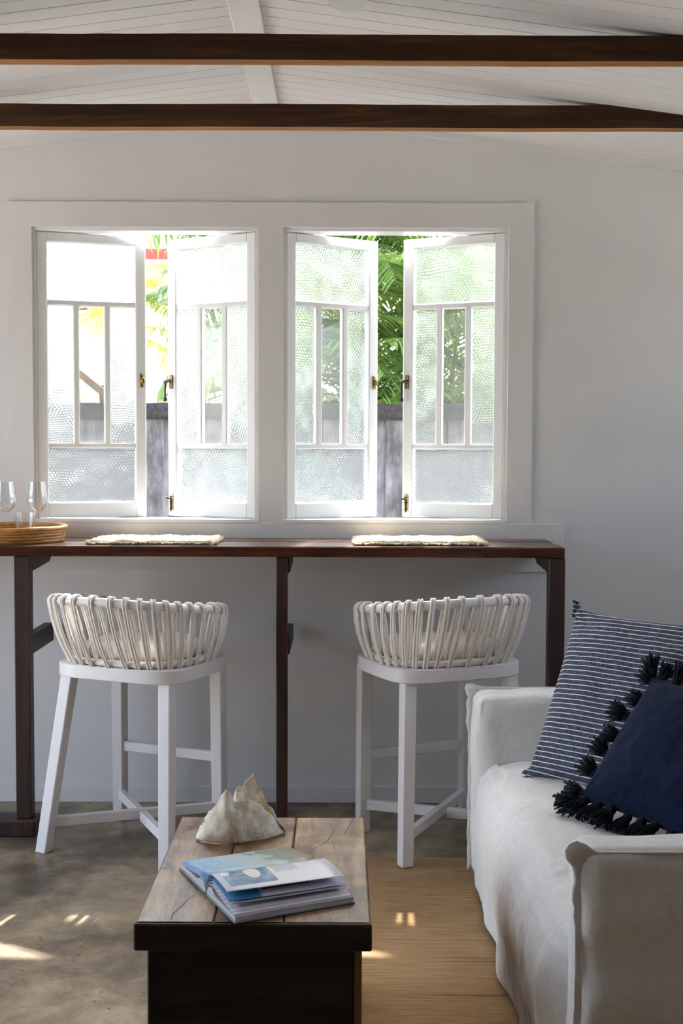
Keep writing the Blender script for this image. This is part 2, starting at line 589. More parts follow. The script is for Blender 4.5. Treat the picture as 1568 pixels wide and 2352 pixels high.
# ------------------------------------------------------------------ windows
SW_TH = 0.038
def pane_mesh(w, h, m, name, parent, x, z, t):
    mb = MB(); mb.box((0, -t / 2, 0), (w, t / 2, h))
    return mb.build(name, m, parent, loc=(x, SW_TH / 2, z))
def window(name, span, openl, openr, label):
    root = tag(empty(name, (span[0], WY, WZ0)), label, None, None, 'structure')
    w = span[1] - span[0]; h = WZ1 - WZ0
    jt = 0.012
    mb = MB()
    mb.box((0, 0.0, jt), (jt, WT + .01, h)); mb.box((w - jt, 0.0, jt), (w, WT + .01, h))
    mb.box((jt, 0.0, h - jt), (w - jt, WT + .01, h)); mb.box((0, -.02, 0), (w, WT + .05, jt))
    mb.build('window_frame', sash_m, root)
    sw = (w - 2 * jt) / 2 - .002; sh = h - 2 * jt - .004
    for side, opn in ((0, openl), (1, openr)):
        s = 1 if side == 0 else -1
        st = 0.041; tr = 0.036; br = 0.058; bar = 0.022
        mb = MB()
        t = SW_TH / 2
        def sb(a, b, c, d, dep=1.0, bev=.004):
            xa, xb = (a, b) if s == 1 else (-b, -a)
            mb.box((xa, t - t * dep, c), (xb, t + t * dep, d), bev)
        sb(0, st, 0, sh); sb(sw - st, sw, 0, sh)
        sb(st - .003, sw - st + .003, sh - tr, sh); sb(st - .003, sw - st + .003, 0, br)
        za = 0.275 + 0.0; zb = 0.815        # glazing bar heights above sash bottom
        for zc in (za, zb):
            sb(st - .003, sw - st + .003, zc - bar / 2, zc + bar / 2, .72)
        gw = sw - 2 * st
        mw = 0.024
        pw = (gw - 2 * mw) / 3
        xs = [st + pw + mw / 2, st + 2 * pw + 1.5 * mw]
        for xc in xs:
            sb(xc - mw / 2, xc + mw / 2, za, zb, .72)
        sash = mb.build('casement_sash', sash_m, root)
        hx = jt + .001 if side == 0 else w - jt - .001
        sash.location = (hx, 0.006, jt + .002)
        sash.rotation_euler = (0, 0, R(opn) * s)
        e = .002
        def pane(a, b, c, d, m, nm, tt):
            xa, xb = (a, b) if s == 1 else (-b, -a)
            pane_mesh(xb - xa - 2 * e, d - c - 2 * e, m, nm, sash, xa + e, c + e, tt)
        pane(st, sw - st, br, za - bar / 2, pebble_m, 'pebbled_pane', .005)
        pane(st, sw - st, zb + bar / 2, sh - tr, pebble_m, 'pebbled_pane', .005)
        pane(st, st + pw, za + bar / 2, zb - bar / 2, pebble_m, 'pebbled_pane', .005)
        pane(st + 2 * pw + 2 * mw, sw - st, za + bar / 2, zb - bar / 2, pebble_m, 'pebbled_pane', .005)
        pane(st + pw + mw, st + 2 * pw + mw, za + bar / 2, zb - bar / 2, clear_m, 'clear_pane', .003)
        # hardware on the free stile
        fx = (sw - .018) * s
        zc = 0.525
        if side == 0:
            mb = MB()
            mb.box((fx - .007, -t - .004, zc - .026), (fx + .007, -t, zc + .026), .002)
            mb.box((fx - .002, -t - .016, zc - .012), (fx + .010, -t - .003, zc + .012), .003)
            for dz in (-.02, .02):
                mb.lathe([(0, .0), (.003, 0), (.003, .002), (0, .003)], 8, (fx - .001, -t - .006, zc + dz))
            mb.build('catch_keeper', brass_m, sash, smooth=True, angle=40, loc=(0, t, 0))
        else:
            mb = MB()
            mb.box((fx - .008, -t - .004, zc - .026), (fx + .008, -t, zc + .028), .003)
            mb.build('catch_plate', brass_m, sash, loc=(0, t, 0))
            mb = MB()
            yy = -t - .018
            mb.tube([(fx + .016, yy, zc + .004), (fx + .004, yy - .002, zc + .005), (fx - .016, yy, zc + .002), (fx - .022, yy, zc - .003)], [.006, .0075, .0065, .005], 8)
            mb.tube([(fx, -t, zc + .002), (fx, yy, zc + .004)], .006, 8)
            mb.tube([(fx - .014, yy, zc), (fx - .015, yy - .003, zc - .03), (fx - .013, yy - .005, zc - .058), (fx - .013, yy - .005, zc - .066), (fx - .013, yy - .005, zc - .076)], [.0045, .004, .0042, .008, .0075], 8)
            mb.build('catch_handle', dark_metal, sash, smooth=True, angle=50, loc=(0, t, 0))
            zb0 = 0.022
            mb = MB()
            pts = [(-.0095, 0), (.0095, 0), (.0095, .058), (.006, .066), (0, .069), (-.006, .066), (-.0095, .058)]
            mb.prism([(fx + a, zb0 + b) for a, b in pts], 1, -t - .003, -t)
            mb.build('bolt_plate', brassp_m, sash, loc=(0, t, 0))
            mb = MB()
            mb.tube([(fx, -t - .007, zb0 - .004), (fx, -t - .007, zb0 + .048)], .0032, 8)
            mb.tube([(fx, -t - .008, zb0 + .046), (fx - .004, -t - .016, zb0 + .047), (fx - .014, -t - .018, zb0 + .05)], [.003, .003, .004], 8)
            for q in (.008, .034, .054):
                mb.tube([(fx - .006, -t - .005, zb0 + q), (fx, -t - .0105, zb0 + q), (fx + .006, -t - .005, zb0 + q)], .0022, 6)
            mb.build('bolt', dark_metal, sash, smooth=True, angle=50, loc=(0, t, 0))
    return root
window('window_1', W1, 17, 29, 'white casement window behind the rattan tray')
window('window_2', W2, 31, 24, 'white casement window beside the sofa end')

underlit_m = wood('underlit_beam_wood', ('#7a5330', '#99693c', '#b5834c'), (0.35, 5, 5), 5, 0.7, 0.2, 0.12)
w3 = tag(empty('window_added', (XR, HY0, HZ0)), 'wide white framed side window added out of view for light', None, None, 'structure')  # added out of view so skylight evens out the upper wall
mb = MB()
hw_, hh_ = HY1 - HY0, HZ1 - HZ0
for a, b in ((0, .04), (hw_ / 3 - .02, hw_ / 3 + .02), (2 * hw_ / 3 - .02, 2 * hw_ / 3 + .02), (hw_ - .04, hw_)):
    mb.box((.03, a, 0), (.08, b, hh_))
mb.box((.032, 0, 0), (.078, hw_, .04)); mb.box((.032, 0, hh_ - .04), (.078, hw_, hh_))
mb.build('window_frame', sash_m, w3)  # frame of the added window
for i in range(3):
    mb = MB(); mb.box((.052, hw_ / 3 * i + .02, .03), (.056, hw_ / 3 * (i + 1) - .02, hh_ - .03)); mb.build('clear_pane', clear_m, w3)
# ------------------------------------------------------------------ tie beams
def tie_beam(y, d, z0, z1, label):
    lo = z0; hi = z1
    def xr(z): return RX + (RZ - z) / SL
    def xl(z): return RX - (RZ - z) / SL
    mb = MB()
    n = 40
    bm = mb.bm
    rings = []
    for i in range(n + 1):
        t = i / n
        ring = []
        for (yy, zz) in ((y, lo), (y + d, lo), (y + d, hi), (y, hi)):
            a, b = xl(zz), xr(zz)
            x = a + (b - a) * t
            wz = 0.0025 * noise.noise(Vector((x * 2.3, y * 3, zz))) + .0012 * noise.noise(Vector((x * 9, y * 3, zz * 5)))
            ring.append(bm.verts.new((x, yy, zz + (wz if 0 < i < n else 0))))
        rings.append(ring)
    for i in range(n):
        for k in range(4):
            bm.faces.new((rings[i][k], rings[i][(k + 1) % 4], rings[i + 1][(k + 1) % 4], rings[i + 1][k]))
    bm.faces.new(rings[0][::-1]); bm.faces.new(rings[-1])
    o = mb.build('ceiling_beam', beam_m)
    o.data.materials.append(underlit_m)          # same timber, warm light from below painted into the underside colour
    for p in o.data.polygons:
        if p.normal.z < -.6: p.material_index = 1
    return tag(o, label, 'beam', 'exposed ceiling beams')
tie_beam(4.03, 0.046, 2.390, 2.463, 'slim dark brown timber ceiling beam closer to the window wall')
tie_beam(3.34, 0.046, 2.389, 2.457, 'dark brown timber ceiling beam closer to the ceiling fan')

# ------------------------------------------------------------------ bar table
bar = tag(empty('bar_table', (0, 4.42, 0)), 'long narrow dark timber bar table fixed along the windows', 'bar table')
def bpart(name, lo, hi, m=barleg_m, bev=.003):
    mb = MB(); mb.box((lo[0], lo[1] - 4.42, lo[2]), (hi[0], hi[1] - 4.42, hi[2]), bev)
    return mb.build(name, m, bar)
BZ = 1.015
yb = [4.208, 4.338, 4.478, 4.614]
for i in range(3):
    bpart('tabletop_board', (-2.45, yb[i] + .0012, BZ - .036), (0.769 - .004 * (i == 1), yb[i + 1] - .0012, BZ - .0015 * (i == 1)), bar_m, .0035)
for x0, x1 in ((-2.1, -2.045), (-1.13, -1.077), (-0.225, -0.186), (0.717, 0.773)):
    bpart('leg', (x0, 4.222, 0.0 if x0 > -1.0 else .06), (x1, 4.275, BZ - .037))
    xb0, xb1 = (x0 + .008, x1 - .008)
    if x0 == -0.225: xb0, xb1 = x0 + .012, x1 + .006
    mb = MB()
    # bearer between leg and wall with a chamfered end
    mb.prism([(4.276 - 4.42, .918), (4.276 - 4.42, BZ - .037), (4.60 - 4.42, BZ - .037), (4.60 - 4.42, .955), (4.55 - 4.42, .930)], 0, xb0, xb1)
    mb.build('bearer', barleg_m, bar)
    if x0 < .5:
        bpart('side_rail', (xb0, 4.276, .625 if x0 < -.5 else .63), (xb1, 4.612, .693), barleg_m)
for x0 in (-2.22, -1.42):
    bpart('foot_runner', (x0, 4.20, 0.0), (x0 + .36, 4.30, .0595), barleg_m, .006)

# ------------------------------------------------------------------ bar stools
def sup(a, e):
    return math.copysign(abs(a) ** e, a)
def make_stool(label):
    root = empty('bar_stool')
    tag(root, label, 'bar stool', 'white bar stools')
    FZ0, FZ1 = 0.588, 0.634
    # legs: two splayed at the back, two straight at the front
    legs = {}
    for sx in (-1, 1):
        legs[('r', sx)] = (Vector((sx * .240, -.212, 0)), Vector((sx * .190, -.124, FZ0 + .01)))
        legs[('f', sx)] = (Vector((sx * .206, .196, 0)), Vector((sx * .203, .189, FZ0 + .01)))
    for key, (b, t) in legs.items():
        mb = MB()
        bm = mb.bm
        w0, w1 = .0205, .0225
        ring0 = [bm.verts.new(b + Vector((dx * w0, dy * w0, 0))) for dx, dy in ((-1, -1), (1, -1), (1, 1), (-1, 1))]
        ring1 = [bm.verts.new(t + Vector((dx * w1, dy * w1, 0))) for dx, dy in ((-1, -1), (1, -1), (1, 1), (-1, 1))]
        for k in range(4):
            bm.faces.new((ring0[k], ring0[(k + 1) % 4], ring1[(k + 1) % 4], ring1[k]))
        bm.faces.new(ring0[::-1]); bm.faces.new(ring1)
        bmesh.ops.bevel(bm, geom=bm.edges[:], offset=.004, segments=2, affect='EDGES', profile=.5)
        mb.build('leg', stool_m, root)
    def at(key, z):
        b, t = legs[key]
        f = z / t.z
        return b + (t - b) * f
    # crossed stretchers
    for n_, (k1, k2) in enumerate(((('r', -1), ('f', 1)), (('r', 1), ('f', -1)))):
        a = at(k1, .098); b = at(k2, .098)
        d = (b - a).normalized() * .012
        if n_ == 0:
            mb = MB(); mb.beam(a + d, b - d, .024, .034, .002); mb.build('stretcher', stool_m, root)
        else:
            mid = (a + b) / 2
            mb = MB(); mb.beam(a + d, mid - d, .024, .034, .002); mb.beam(mid + d, b - d, .024, .034, .002)
            mb.build('stretcher', stool_m, root)
    mb = MB(); mb.beam(at(('f', -1), .275) + Vector((.02, 0, 0)), at(('f', 1), .275) - Vector((.02, 0, 0)), .026, .036, .003)
    mb.build('footrest', stool_m, root)
    # seat frame: rounded ring of timber
    mb = MB()
    N = 48
    def fp(t, k, z):
        a = 2 * math.pi * t
        return (sup(math.sin(a), .44) * (.247 - k), .030 - sup(math.cos(a), .44) * (.211 - k), z)
    prof = [(0.0, FZ0 + .003), (0.003, FZ0), (.045, FZ0), (.045, FZ1), (.003, FZ1), (0.0, FZ1 - .003)]
    rings = [[mb.bm.verts.new(fp(i / N, k, z)) for k, z in prof] for i in range(N)]
    for i in range(N):
        a, b = rings[i], rings[(i + 1) % N]
        for k in range(len(prof)):
            k2 = (k + 1) % len(prof)
            mb.bm.faces.new((a[k], b[k], b[k2], a[k2]))
    mb.build('seat_frame', stool_m, root, smooth=True, angle=40)
    # seat board under the cushion
    mb = MB()
    g = [mb.bm.verts.new(fp(i / N, .04, FZ1 - .002)) for i in range(N)]
    g2 = [mb.bm.verts.new(fp(i / N, .04, FZ1 - .014)) for i in range(N)]
    mb.bm.faces.new(g); mb.bm.faces.new(g2[::-1])
    for i in range(N):
        mb.bm.faces.new((g[i], g2[i], g2[(i + 1) % N], g[(i + 1) % N]))
    mb.build('seat_board', stool_m, root)
    # tub: upper rim and lower ring
    PH = 140.0
    def rim(phi):
        a = R(phi)
        z = .772 + .086 * (0.5 + 0.5 * math.cos(a * 0.95)) ** 1.0
        ap = abs(phi)
        if ap > 118: z -= .10 * ((ap - 118) / 22.0) ** 2
        return Vector((sup(math.sin(a), .8) * .262, .008 - sup(math.cos(a), .8) * .268, z))
    def ring(phi):
        a = R(phi)
        return Vector((sup(math.sin(a), .72) * .224, .028 - sup(math.cos(a), .72) * .196, FZ1 + .0125))
    RR, R2 = .0155, .0115
    mb = MB()
    pts = [rim(-PH + 2 * PH * i / 56) for i in range(57)]
    e0, e1 = pts[0], pts[-1]
    pts = [ring(-PH - 6) + Vector((0, 0, .01)), (ring(-PH - 5) + rim(-PH - 1)) / 2] + pts + [(ring(PH + 5) + rim(PH + 1)) / 2, ring(PH + 6) + Vector((0, 0, .01))]
    mb.tube(pts, RR, 12)
    mb.build('rim', rim_m, root, smooth=True)
    mb = MB(); mb.tube([ring(-180 + 360 * i / 60) for i in range(60)], R2, 10, True)
    mb.build('base_ring', rim_m, root, smooth=True)
    NC = 27
    cr = .0046
    rnd = random.Random(3)
    for i in range(NC):
        phi = -PH + 4 + (2 * PH - 8) * i / (NC - 1)
        p = rim(phi); q = ring(phi * 0.985)
        tan = (rim(phi + 1) - rim(phi - 1)).normalized()
        ax = (p - q).normalized()
        out = ax.cross(tan).normalized()
        if out.dot(Vector((p.x, p.y, 0))) < 0: out = -out
        mb = MB()
        for sg in (-1, 1):
            off = tan * (sg * (cr * 1.03))
            loop = []
            ra, rb = RR + cr * .9, R2 + cr * .9
            for k in range(9):          # over the rim
                th = math.pi * k / 8
                loop.append(p + out * (math.cos(th) * ra) + ax * (math.sin(th) * ra) + off)
            for k in (1, 2, 3):         # down the inside
                t = k / 4
                loop.append(p.lerp(q, t) - out * (ra + (rb - ra) * t + .003 * math.sin(t * math.pi)) + off)
            for k in range(9):          # under the ring
                th = math.pi + math.pi * k / 8
                loop.append(q + out * (math.cos(th) * rb) + ax * (math.sin(th) * rb) + off)
            for k in (3, 2, 1):         # up the outside
                t = k / 4
                loop.append(p.lerp(q, t) + out * (ra + (rb - ra) * t + .010 * math.sin(t * math.pi)) + off)
            mb.tube(loop, cr, 6, True)
        mb.build('cord', cord_m, root, smooth=True)
    # cushion
    mb = MB()
    def cush(u, v):
        a = 2 * math.pi * u
        r = math.sin(math.pi * v) ** .45 if 0 < v < 1 else 0
        z = FZ1 + .052 - math.cos(math.pi * v) * .036 - (.010 * r if False else 0)
        z = FZ1 + .002 + .078 * (0.5 - 0.5 * math.copysign(abs(math.cos(math.pi * v)) ** .6, math.cos(math.pi * v)))
        return (sup(math.sin(a), .8) * .192 * r, .03 - sup(math.cos(a), .8) * .168 * r, z)
    mb.grid(cush, 40, 16, True)
    mb.build('seat_cushion', seat_m, root, smooth=True)
    return root
stool = make_stool('white cord backed bar stool near the rattan tray')
stool.location = (-.690, 4.153, 0); stool.rotation_euler = (0, 0, R(-23.5))
s2 = copy_tree(stool)
s2.location = (.345, 4.188, 0); s2.rotation_euler = (0, 0, R(23.5))
s2['label'] = 'white cord backed bar stool near the sofa arm'
for ch in s2.children:      # this foot stands on the rug
    if ch.name.startswith('leg') and min(v.co.x for v in ch.data.vertices) < -.25 and min(v.co.y for v in ch.data.vertices) < -.22:
        ch.location.z = .0086; ch.scale.z = (.598 - .0086) / .598

# ------------------------------------------------------------------ tray, glasses, placemats
TX, TY = -1.185, 4.425
tray = tag(empty('rattan_tray', (TX, TY, BZ)), 'round golden rattan tray on the bar carrying drinking glasses', 'tray')
mb = MB(); mb.lathe([(0, 0.001), (.178, .001), (.178, .009), (0, .009)], 48); mb.build('tray_base', tray_m, tray)
for k in range(5):
    rr = .176 + .0022 * k
    zz = .0075 + .0108 * k
    mb = MB()
    rnd = random.Random(k)
    ph = rnd.random() * 6
    pts = []
    for i in range(64):
        a = 2 * math.pi * i / 64
        pts.append(((rr + .0012 * math.sin(5 * a + ph)) * math.cos(a), (rr + .0012 * math.sin(5 * a + ph)) * math.sin(a), zz + .0008 * math.sin(7 * a + ph)))
    mb.tube(pts, .0062 if k < 4 else .0085, 8, True)
    mb.build('cane_coil', tray_m, tray, smooth=True)

def wine_glass(x, y, label):
    mb = MB()
    pr = [(0, .0), (.034, .0), (.0345, .0015), (.02, .004), (.006, .009), (.0042, .03), (.004, .075), (.006, .090), (.020, .102), (.034, .118), (.0385, .136), (.037, .158), (.0325, .186), (.0305, .205),
          (.0297, .205), (.0317, .186), (.0362, .158), (.0375, .137), (.033, .120), (.019, .105), (.004, .096), (0, .095)]
    mb.lathe(pr, 32)
    o = mb.build('wine_glass', crystal_m, None, True, (x, y, BZ + .0095), None, 50)
    return tag(o, label, 'wine glass', 'wine glasses on the tray')
wine_glass(-1.205, 4.40, 'clear stemmed wine glass standing in the middle of the rattan tray')
wine_glass(-1.095, 4.42, 'clear stemmed wine glass near the rattan tray end facing the placemat')
def tumbler(x, y, label):
    mb = MB()
    mb.lathe([(0, 0), (.028, 0), (.031, .004), (.037, .09), (.0358, .09), (.030, .012), (0, .010)], 32)
    o = mb.build('tumbler', crystal_m, None, True, (x, y, BZ + .0095), None, 50)
    return tag(o, label, 'glass', 'tumblers on the tray')
tumbler(-1.158, 4.492, 'short clear tumbler behind the wine glasses on the tray')

def placemat(x0, x1, y0, y1, label, seed):
    root = tag(empty('placemat', ((x0 + x1) / 2, (y0 + y1) / 2, BZ)), label, 'placemat', 'woven placemats')
    w, d = (x1 - x0) / 2, (y1 - y0) / 2
    mb = MB()
    nx, ny_ = 90, 56
    def top(u, v):
        x = (u * 2 - 1) * w; y = (v * 2 - 1) * d
        e = min(u, 1 - u) * 2 * w; e2 = min(v, 1 - v) * 2 * d
        ed = min(e, e2)
        z = .015 + .005 * noise.noise(Vector((x * 16 + seed, y * 16, 0))) + 0.004 * noise.noise(Vector((x * 110 + seed, y * 110, 3)))
        wob = .004 * noise.noise(Vector((x * 40 + seed, y * 40, 8)))
        if ed < .004: z = .0012
        return (x + wob, y + wob, z)
    mb.grid(top, nx, ny_)
    vb = [mb.bm.verts.new((sx * w, sy * d, .0006)) for sx, sy in ((-1, -1), (1, -1), (1, 1), (-1, 1))]
    mb.bm.faces.new(vb[::-1])
    mb.build('woven_field', mat_m, root, smooth=True)
    rnd = random.Random(seed)
    # looped fringe round the edge, one mesh
    mb = MB()
    per = []
    st = .0085
    for i in range(int(2 * w / st)):
        per.append((-w + i * st, -d, 0, -1)); per.append((-w + i * st, d, 0, 1))
    for i in range(int(2 * d / st)):
        per.append((-w, -d + i * st, -1, 0)); per.append((w, -d + i * st, 1, 0))
    for x, y, nx_, ny2 in per:
        L = rnd.uniform(.004, .012)
        tx, ty = -ny2, nx_
        zz = rnd.uniform(.004, .012)
        mb.tube([(x - tx * .004, y - ty * .004, .0045), (x + nx_ * L, y + ny2 * L, zz), (x + tx * .004, y + ty * .004, .0045)], .0036, 5)
    o = mb.build('fringe', mat_m, root, smooth=True)
    o['kind'] = 'stuff'
    return root
placemat(-.885, -.445, 4.262, 4.545, 'cream woven placemat with shaggy edge beside the rattan tray', 1)
placemat(.050, .505, 4.268, 4.560, 'cream woven placemat with shaggy edge at the bar end by the sofa', 22)

# ------------------------------------------------------------------ rug
def jute():
    s = NT('jute_weave')
    v = s.coords()
    x = s.sep(v)
    rows = s.math('SINE', s.math('MULTIPLY', x[1], 700.0))
    cols_ = s.math('SINE', s.math('ADD', s.math('MULTIPLY', x[0], 1400.0), s.math('MULTIPLY', rows, 1.2)))
    h = s.math('ADD', s.math('MULTIPLY', rows, .6), s.math('MULTIPLY', cols_, .4))
    n1 = s.noise(s.coords('Object', (3, 60, 1)), 3, 5, .6)
    n2 = s.noise(v, 2.5, 4)
    c = s.ramp(s.math('ADD', s.math('MULTIPLY', n1, .6), s.math('MULTIPLY', n2, .4)), [(.34, '#957855'), (.5, '#b4936b'), (.66, '#c9aa84')])
    c = s.mix(s.math('MULTIPLY', s.math('GREATER_THAN', -.15, h), .3), c, lin('#5a4228'))
    # a few darker rows of weft
    band = s.noise(s.coords('Object', (.6, 22, 1)), 2.0, 2, .4)
    c = s.mix(s.ramp(band, [(.68, (0, 0, 0, 1)), (.74, (.55, .55, .55, 1))]), c, lin('#5b4730'))
    s.bsdf(c, .95, normal=s.bump(h, .6, .0015), spec=.15)
    return s.m
mb = MB()
RXA, RXB, RYA, RYB = -.24, 2.1, .4, 3.985
mb.grid(lambda u, v: (RXA + (RXB - RXA) * u, RYA + (RYB - RYA) * v, .007 + .0012 * noise.noise(Vector((u * 9, v * 16, 0)))), 40, 60)
vb = [(RXA, RYA), (RXB, RYA), (RXB, RYB), (RXA, RYB)]
mb.bm.faces.new([mb.bm.verts.new((a, b, .0008)) for a, b in vb][::-1])
tag(mb.build('rug', jute(), None, True), 'tan woven jute rug under the chest and sofa', 'rug')
RUGZ = .0085

# ------------------------------------------------------------------ chest used as coffee table
def chest_wood():
    s = NT('weathered_chest_top')
    v = s.coords('Object', (7, .8, 7), True)
    a = s.noise(v, 3.0, 8, .65, .8)
    b = s.noise(s.coords('Object', (1, 1, 1), True), 7, 6, .65, .5)
    k = s.noise(s.coords('Object', (30, 4, 30), True), 5, 4, .7)
    f = s.math('ADD', s.math('MULTIPLY', a, .45), s.math('MULTIPLY', b, .55))
    c = s.ramp(f, [(.36, '#35231a'), (.45, '#684a32'), (.53, '#90704f'), (.64, '#b39672')])
    c = s.mix(s.ramp(k, [(.63, (0, 0, 0, 1)), (.72, (.6, .6, .6, 1))]), c, lin('#4a3524'))
    rg = s.ramp(b, [(.35, (.26,) * 3 + (1,)), (.65, (.46,) * 3 + (1,))])
    s.bsdf(c, rg, normal=s.bump(s.math('ADD', a, s.math('MULTIPLY', k, .5)), .3, .006), spec=.5)
    return s.m
chest_top = chest_wood()
chest_dark = wood('dark_chest_wood', ('#1b140f', '#2b2018', '#3c2d22'), (1, 1, 6), 4, .6, .25, .3)
CX0, CX1, CY0, CY1, CZ = -.403, .060, 2.378, 3.062, .42
chest = tag(empty('wooden_chest', ((CX0 + CX1) / 2, (CY0 + CY1) / 2, RUGZ)), 'old wooden chest with worn plank lid serving as coffee table', 'chest')
def cp(name, lo, hi, m, bev=.003, par=None):
    c = chest.location
    mb = MB(); mb.box([lo[i] - c[i] for i in range(3)], [hi[i] - c[i] for i in range(3)], bev)
    return mb.build(name, m, par or chest)
seams = [CX0, CX0 + .153, CX0 + .292, CX1]
crk = Vector(chest.location)
def lid_plank(xa, xb, cracks):
    """board with uneven ends and open splits"""
    mb = MB()
    t = .021
    n = 24
    bm = mb.bm
    rings = []
    for i in range(n + 1):
        f = i / n
        y = CY0 + (CY1 - CY0) * f
        wa = .0016 * noise.noise(Vector((y * 14, xa * 30, 1))); wb = .0016 * noise.noise(Vector((y * 14, xb * 30, 4)))
        r = []
        for k, (xx, zz) in enumerate(((xa + .001, CZ - t), (xb - .001, CZ - t), (xb - .001, CZ - .003), (xb - .004, CZ), (xa + .004, CZ), (xa + .001, CZ - .003))):
            dx = wa if k in (0, 4, 5) else wb
            r.append(bm.verts.new(Vector((xx + dx, y, zz + .0012 * noise.noise(Vector((xx * 20, y * 9, 2))))) - crk))
        rings.append(r)
    for i in range(n):
        for k in range(6):
            bm.faces.new((rings[i][k], rings[i][(k + 1) % 6], rings[i + 1][(k + 1) % 6], rings[i + 1][k]))
    bm.faces.new(rings[0][::-1]); bm.faces.new(rings[-1])
    o = mb.build('lid_plank', chest_top, chest)
    for pts, w in cracks:
        mb = MB()
        pr = None
        for j, (x, y) in enumerate(pts):
            ww = w * math.sin(math.pi * (.12 + .80 * j / (len(pts) - 1)))
            c_ = Vector((x, y, CZ + .0004)) - crk
            a = mb.bm.verts.new(c_ + Vector((-ww, 0, 0))); b = mb.bm.verts.new(c_ + Vector((ww, 0, 0)))
            a2 = mb.bm.verts.new(c_ + Vector((-ww, 0, -.004))); b2 = mb.bm.verts.new(c_ + Vector((ww, 0, -.004)))
            if pr:
                mb.bm.faces.new((pr[0], pr[1], b, a))
                mb.bm.faces.new((pr[2], a2, b2, pr[3]))
            pr = (a, b, a2, b2)
        mb.build('crack', chest_dark, o)
lid_plank(seams[0], seams[1], [([(-.335, 2.382), (-.335, 2.42), (-.322, 2.46), (-.315, 2.50), (-.300, 2.53)], .0014), ([(-.352, 3.058), (-.354, 3.02), (-.362, 2.98), (-.385, 2.93)], .0013)])
lid_plank(seams[1], seams[2], [([(-.20, 2.40), (-.198, 2.45), (-.203, 2.50)], .0007)])
lid_plank(seams[2], seams[3], [([(-.075, 2.80), (-.05, 2.84), (-.03, 2.88), (-.02, 2.93), (-.012, 2.97)], .0014), ([(.032, 3.056), (.025, 3.01), (.015, 2.96), (.005, 2.90)], .001), ([(-.02, 2.90), (-.015, 2.84), (-.012, 2.78)], .0007)])
LZ = CZ - .0215
cp('lid_front', (CX0 - .003, CY0 - .012, LZ - .034), (CX1 + .003, CY0 - .0005, CZ - .0015), chest_dark)
cp('lid_back', (CX0, CY1 - .02, LZ - .034), (CX1, CY1, LZ), chest_dark)
cp('lid_side', (CX0 - .002, CY0, LZ - .034), (CX0 + .018, CY1 - .021, LZ), chest_dark)
cp('lid_side', (CX1 - .018, CY0, LZ - .034), (CX1 + .002, CY1 - .021, LZ), chest_dark)
bx0, bx1, by0, by1 = CX0 + .019, CX1 - .019, CY0 + .019, CY1 - .021
bm_z = LZ - .001
cp('front_panel', (bx0, by0, RUGZ), (bx1 - .013, by0 + .018, bm_z), chest_dark)
cp('back_panel', (bx0, by1 - .018, RUGZ), (bx1, by1, bm_z), chest_dark)
cp('side_panel', (bx0, by0 + .019, RUGZ), (bx0 + .018, by1 - .019, bm_z), chest_dark)
side_wood = wood('chest_side_wood', ('#4a3520', '#755634', '#94744c'), (6, 6, .6), 4, .55, .3)
cp('corner_post', (bx1 - .012, by0 - .001, RUGZ), (bx1 + .003, by0 + .035, bm_z), side_wood, .002)
cp('side_panel', (bx1 - .018, by0 + .036, RUGZ), (bx1, by1 - .019, bm_z), side_wood)

# ------------------------------------------------------------------ open book
def page_mat(name, kind):
    """flat print on paper, in the sheet's own uv: u from spine to free edge, v along the spine"""
    s = NT(name)
    uv = s.tc.outputs['UV']
    x = s.sep(uv)
    paper = lin('#e9e9ee')
    def rect(a, b, c, d):
        m = s.math('MULTIPLY', s.math('GREATER_THAN', x[0], a), s.math('LESS_THAN', x[0], b))
        m2 = s.math('MULTIPLY', s.math('GREATER_THAN', x[1], c), s.math('LESS_THAN', x[1], d))
        return s.math('MULTIPLY', m, m2)
    def ell(cx, cy, rx, ry):
        a = s.math('DIVIDE', s.math('SUBTRACT', x[0], cx), rx)
        b = s.math('DIVIDE', s.math('SUBTRACT', x[1], cy), ry)
        return s.math('LESS_THAN', s.math('ADD', s.math('MULTIPLY', a, a), s.math('MULTIPLY', b, b)), 1.0)
    n = s.noise(uv, 5, 5, .6, .6)
    if kind == 'photo_text':
        sea = s.ramp(n, [(.3, '#274d7c'), (.5, '#3f76a6'), (.62, '#7fa6c0'), (.75, '#d8c9a0')])
        c = s.mix(rect(.30, .86, .06, .46), paper, sea)
        c = s.mix(ell(.57, .31, .15, .065), c, lin('#f1ead6'))
        c = s.mix(ell(.57, .20, .035, .05), c, lin('#c58d76'))
        c = s.mix(s.math('MULTIPLY', ell(.45, .10, .13, .04), .8), c, lin('#e6eef2'))
        ln = s.math('GREATER_THAN', s.math('SINE', s.math('MULTIPLY', x[1], 340.0)), .1)
        c = s.mix(s.math('MULTIPLY', s.math('MULTIPLY', ln, rect(.36, .66, .50, .70)), .7), c, lin('#6c6c78'))
        c = s.mix(s.math('MULTIPLY', s.math('MULTIPLY', ln, rect(.14, .22, .46, .80)), .4), c, lin('#8a8a94'))
    elif kind == 'sea':
        c = s.ramp(s.math('ADD', s.math('MULTIPLY', n, .5), s.math('MULTIPLY', x[1], .5)), [(.25, '#6fa3cf'), (.42, '#a9c6d8'), (.55, '#b9c3bd'), (.62, '#7d8a80'), (.75, '#a79f8c')])
    elif kind == 'blue':
        c = s.mix(s.math('GREATER_THAN', x[1], .28), lin('#2f7fb0'), s.mix(rect(.0, .85, .32, .72), lin('#c9c6da'), lin('#2c2c34')))
    else:
        st = s.math('SINE', s.math('MULTIPLY', x[0], 90.0))
        c = s.mix(s.math('GREATER_THAN', st, .5), lin('#d2cfd8'), lin('#b3afba'))
    s.bsdf(c, .38, spec=.45)
    return s.m
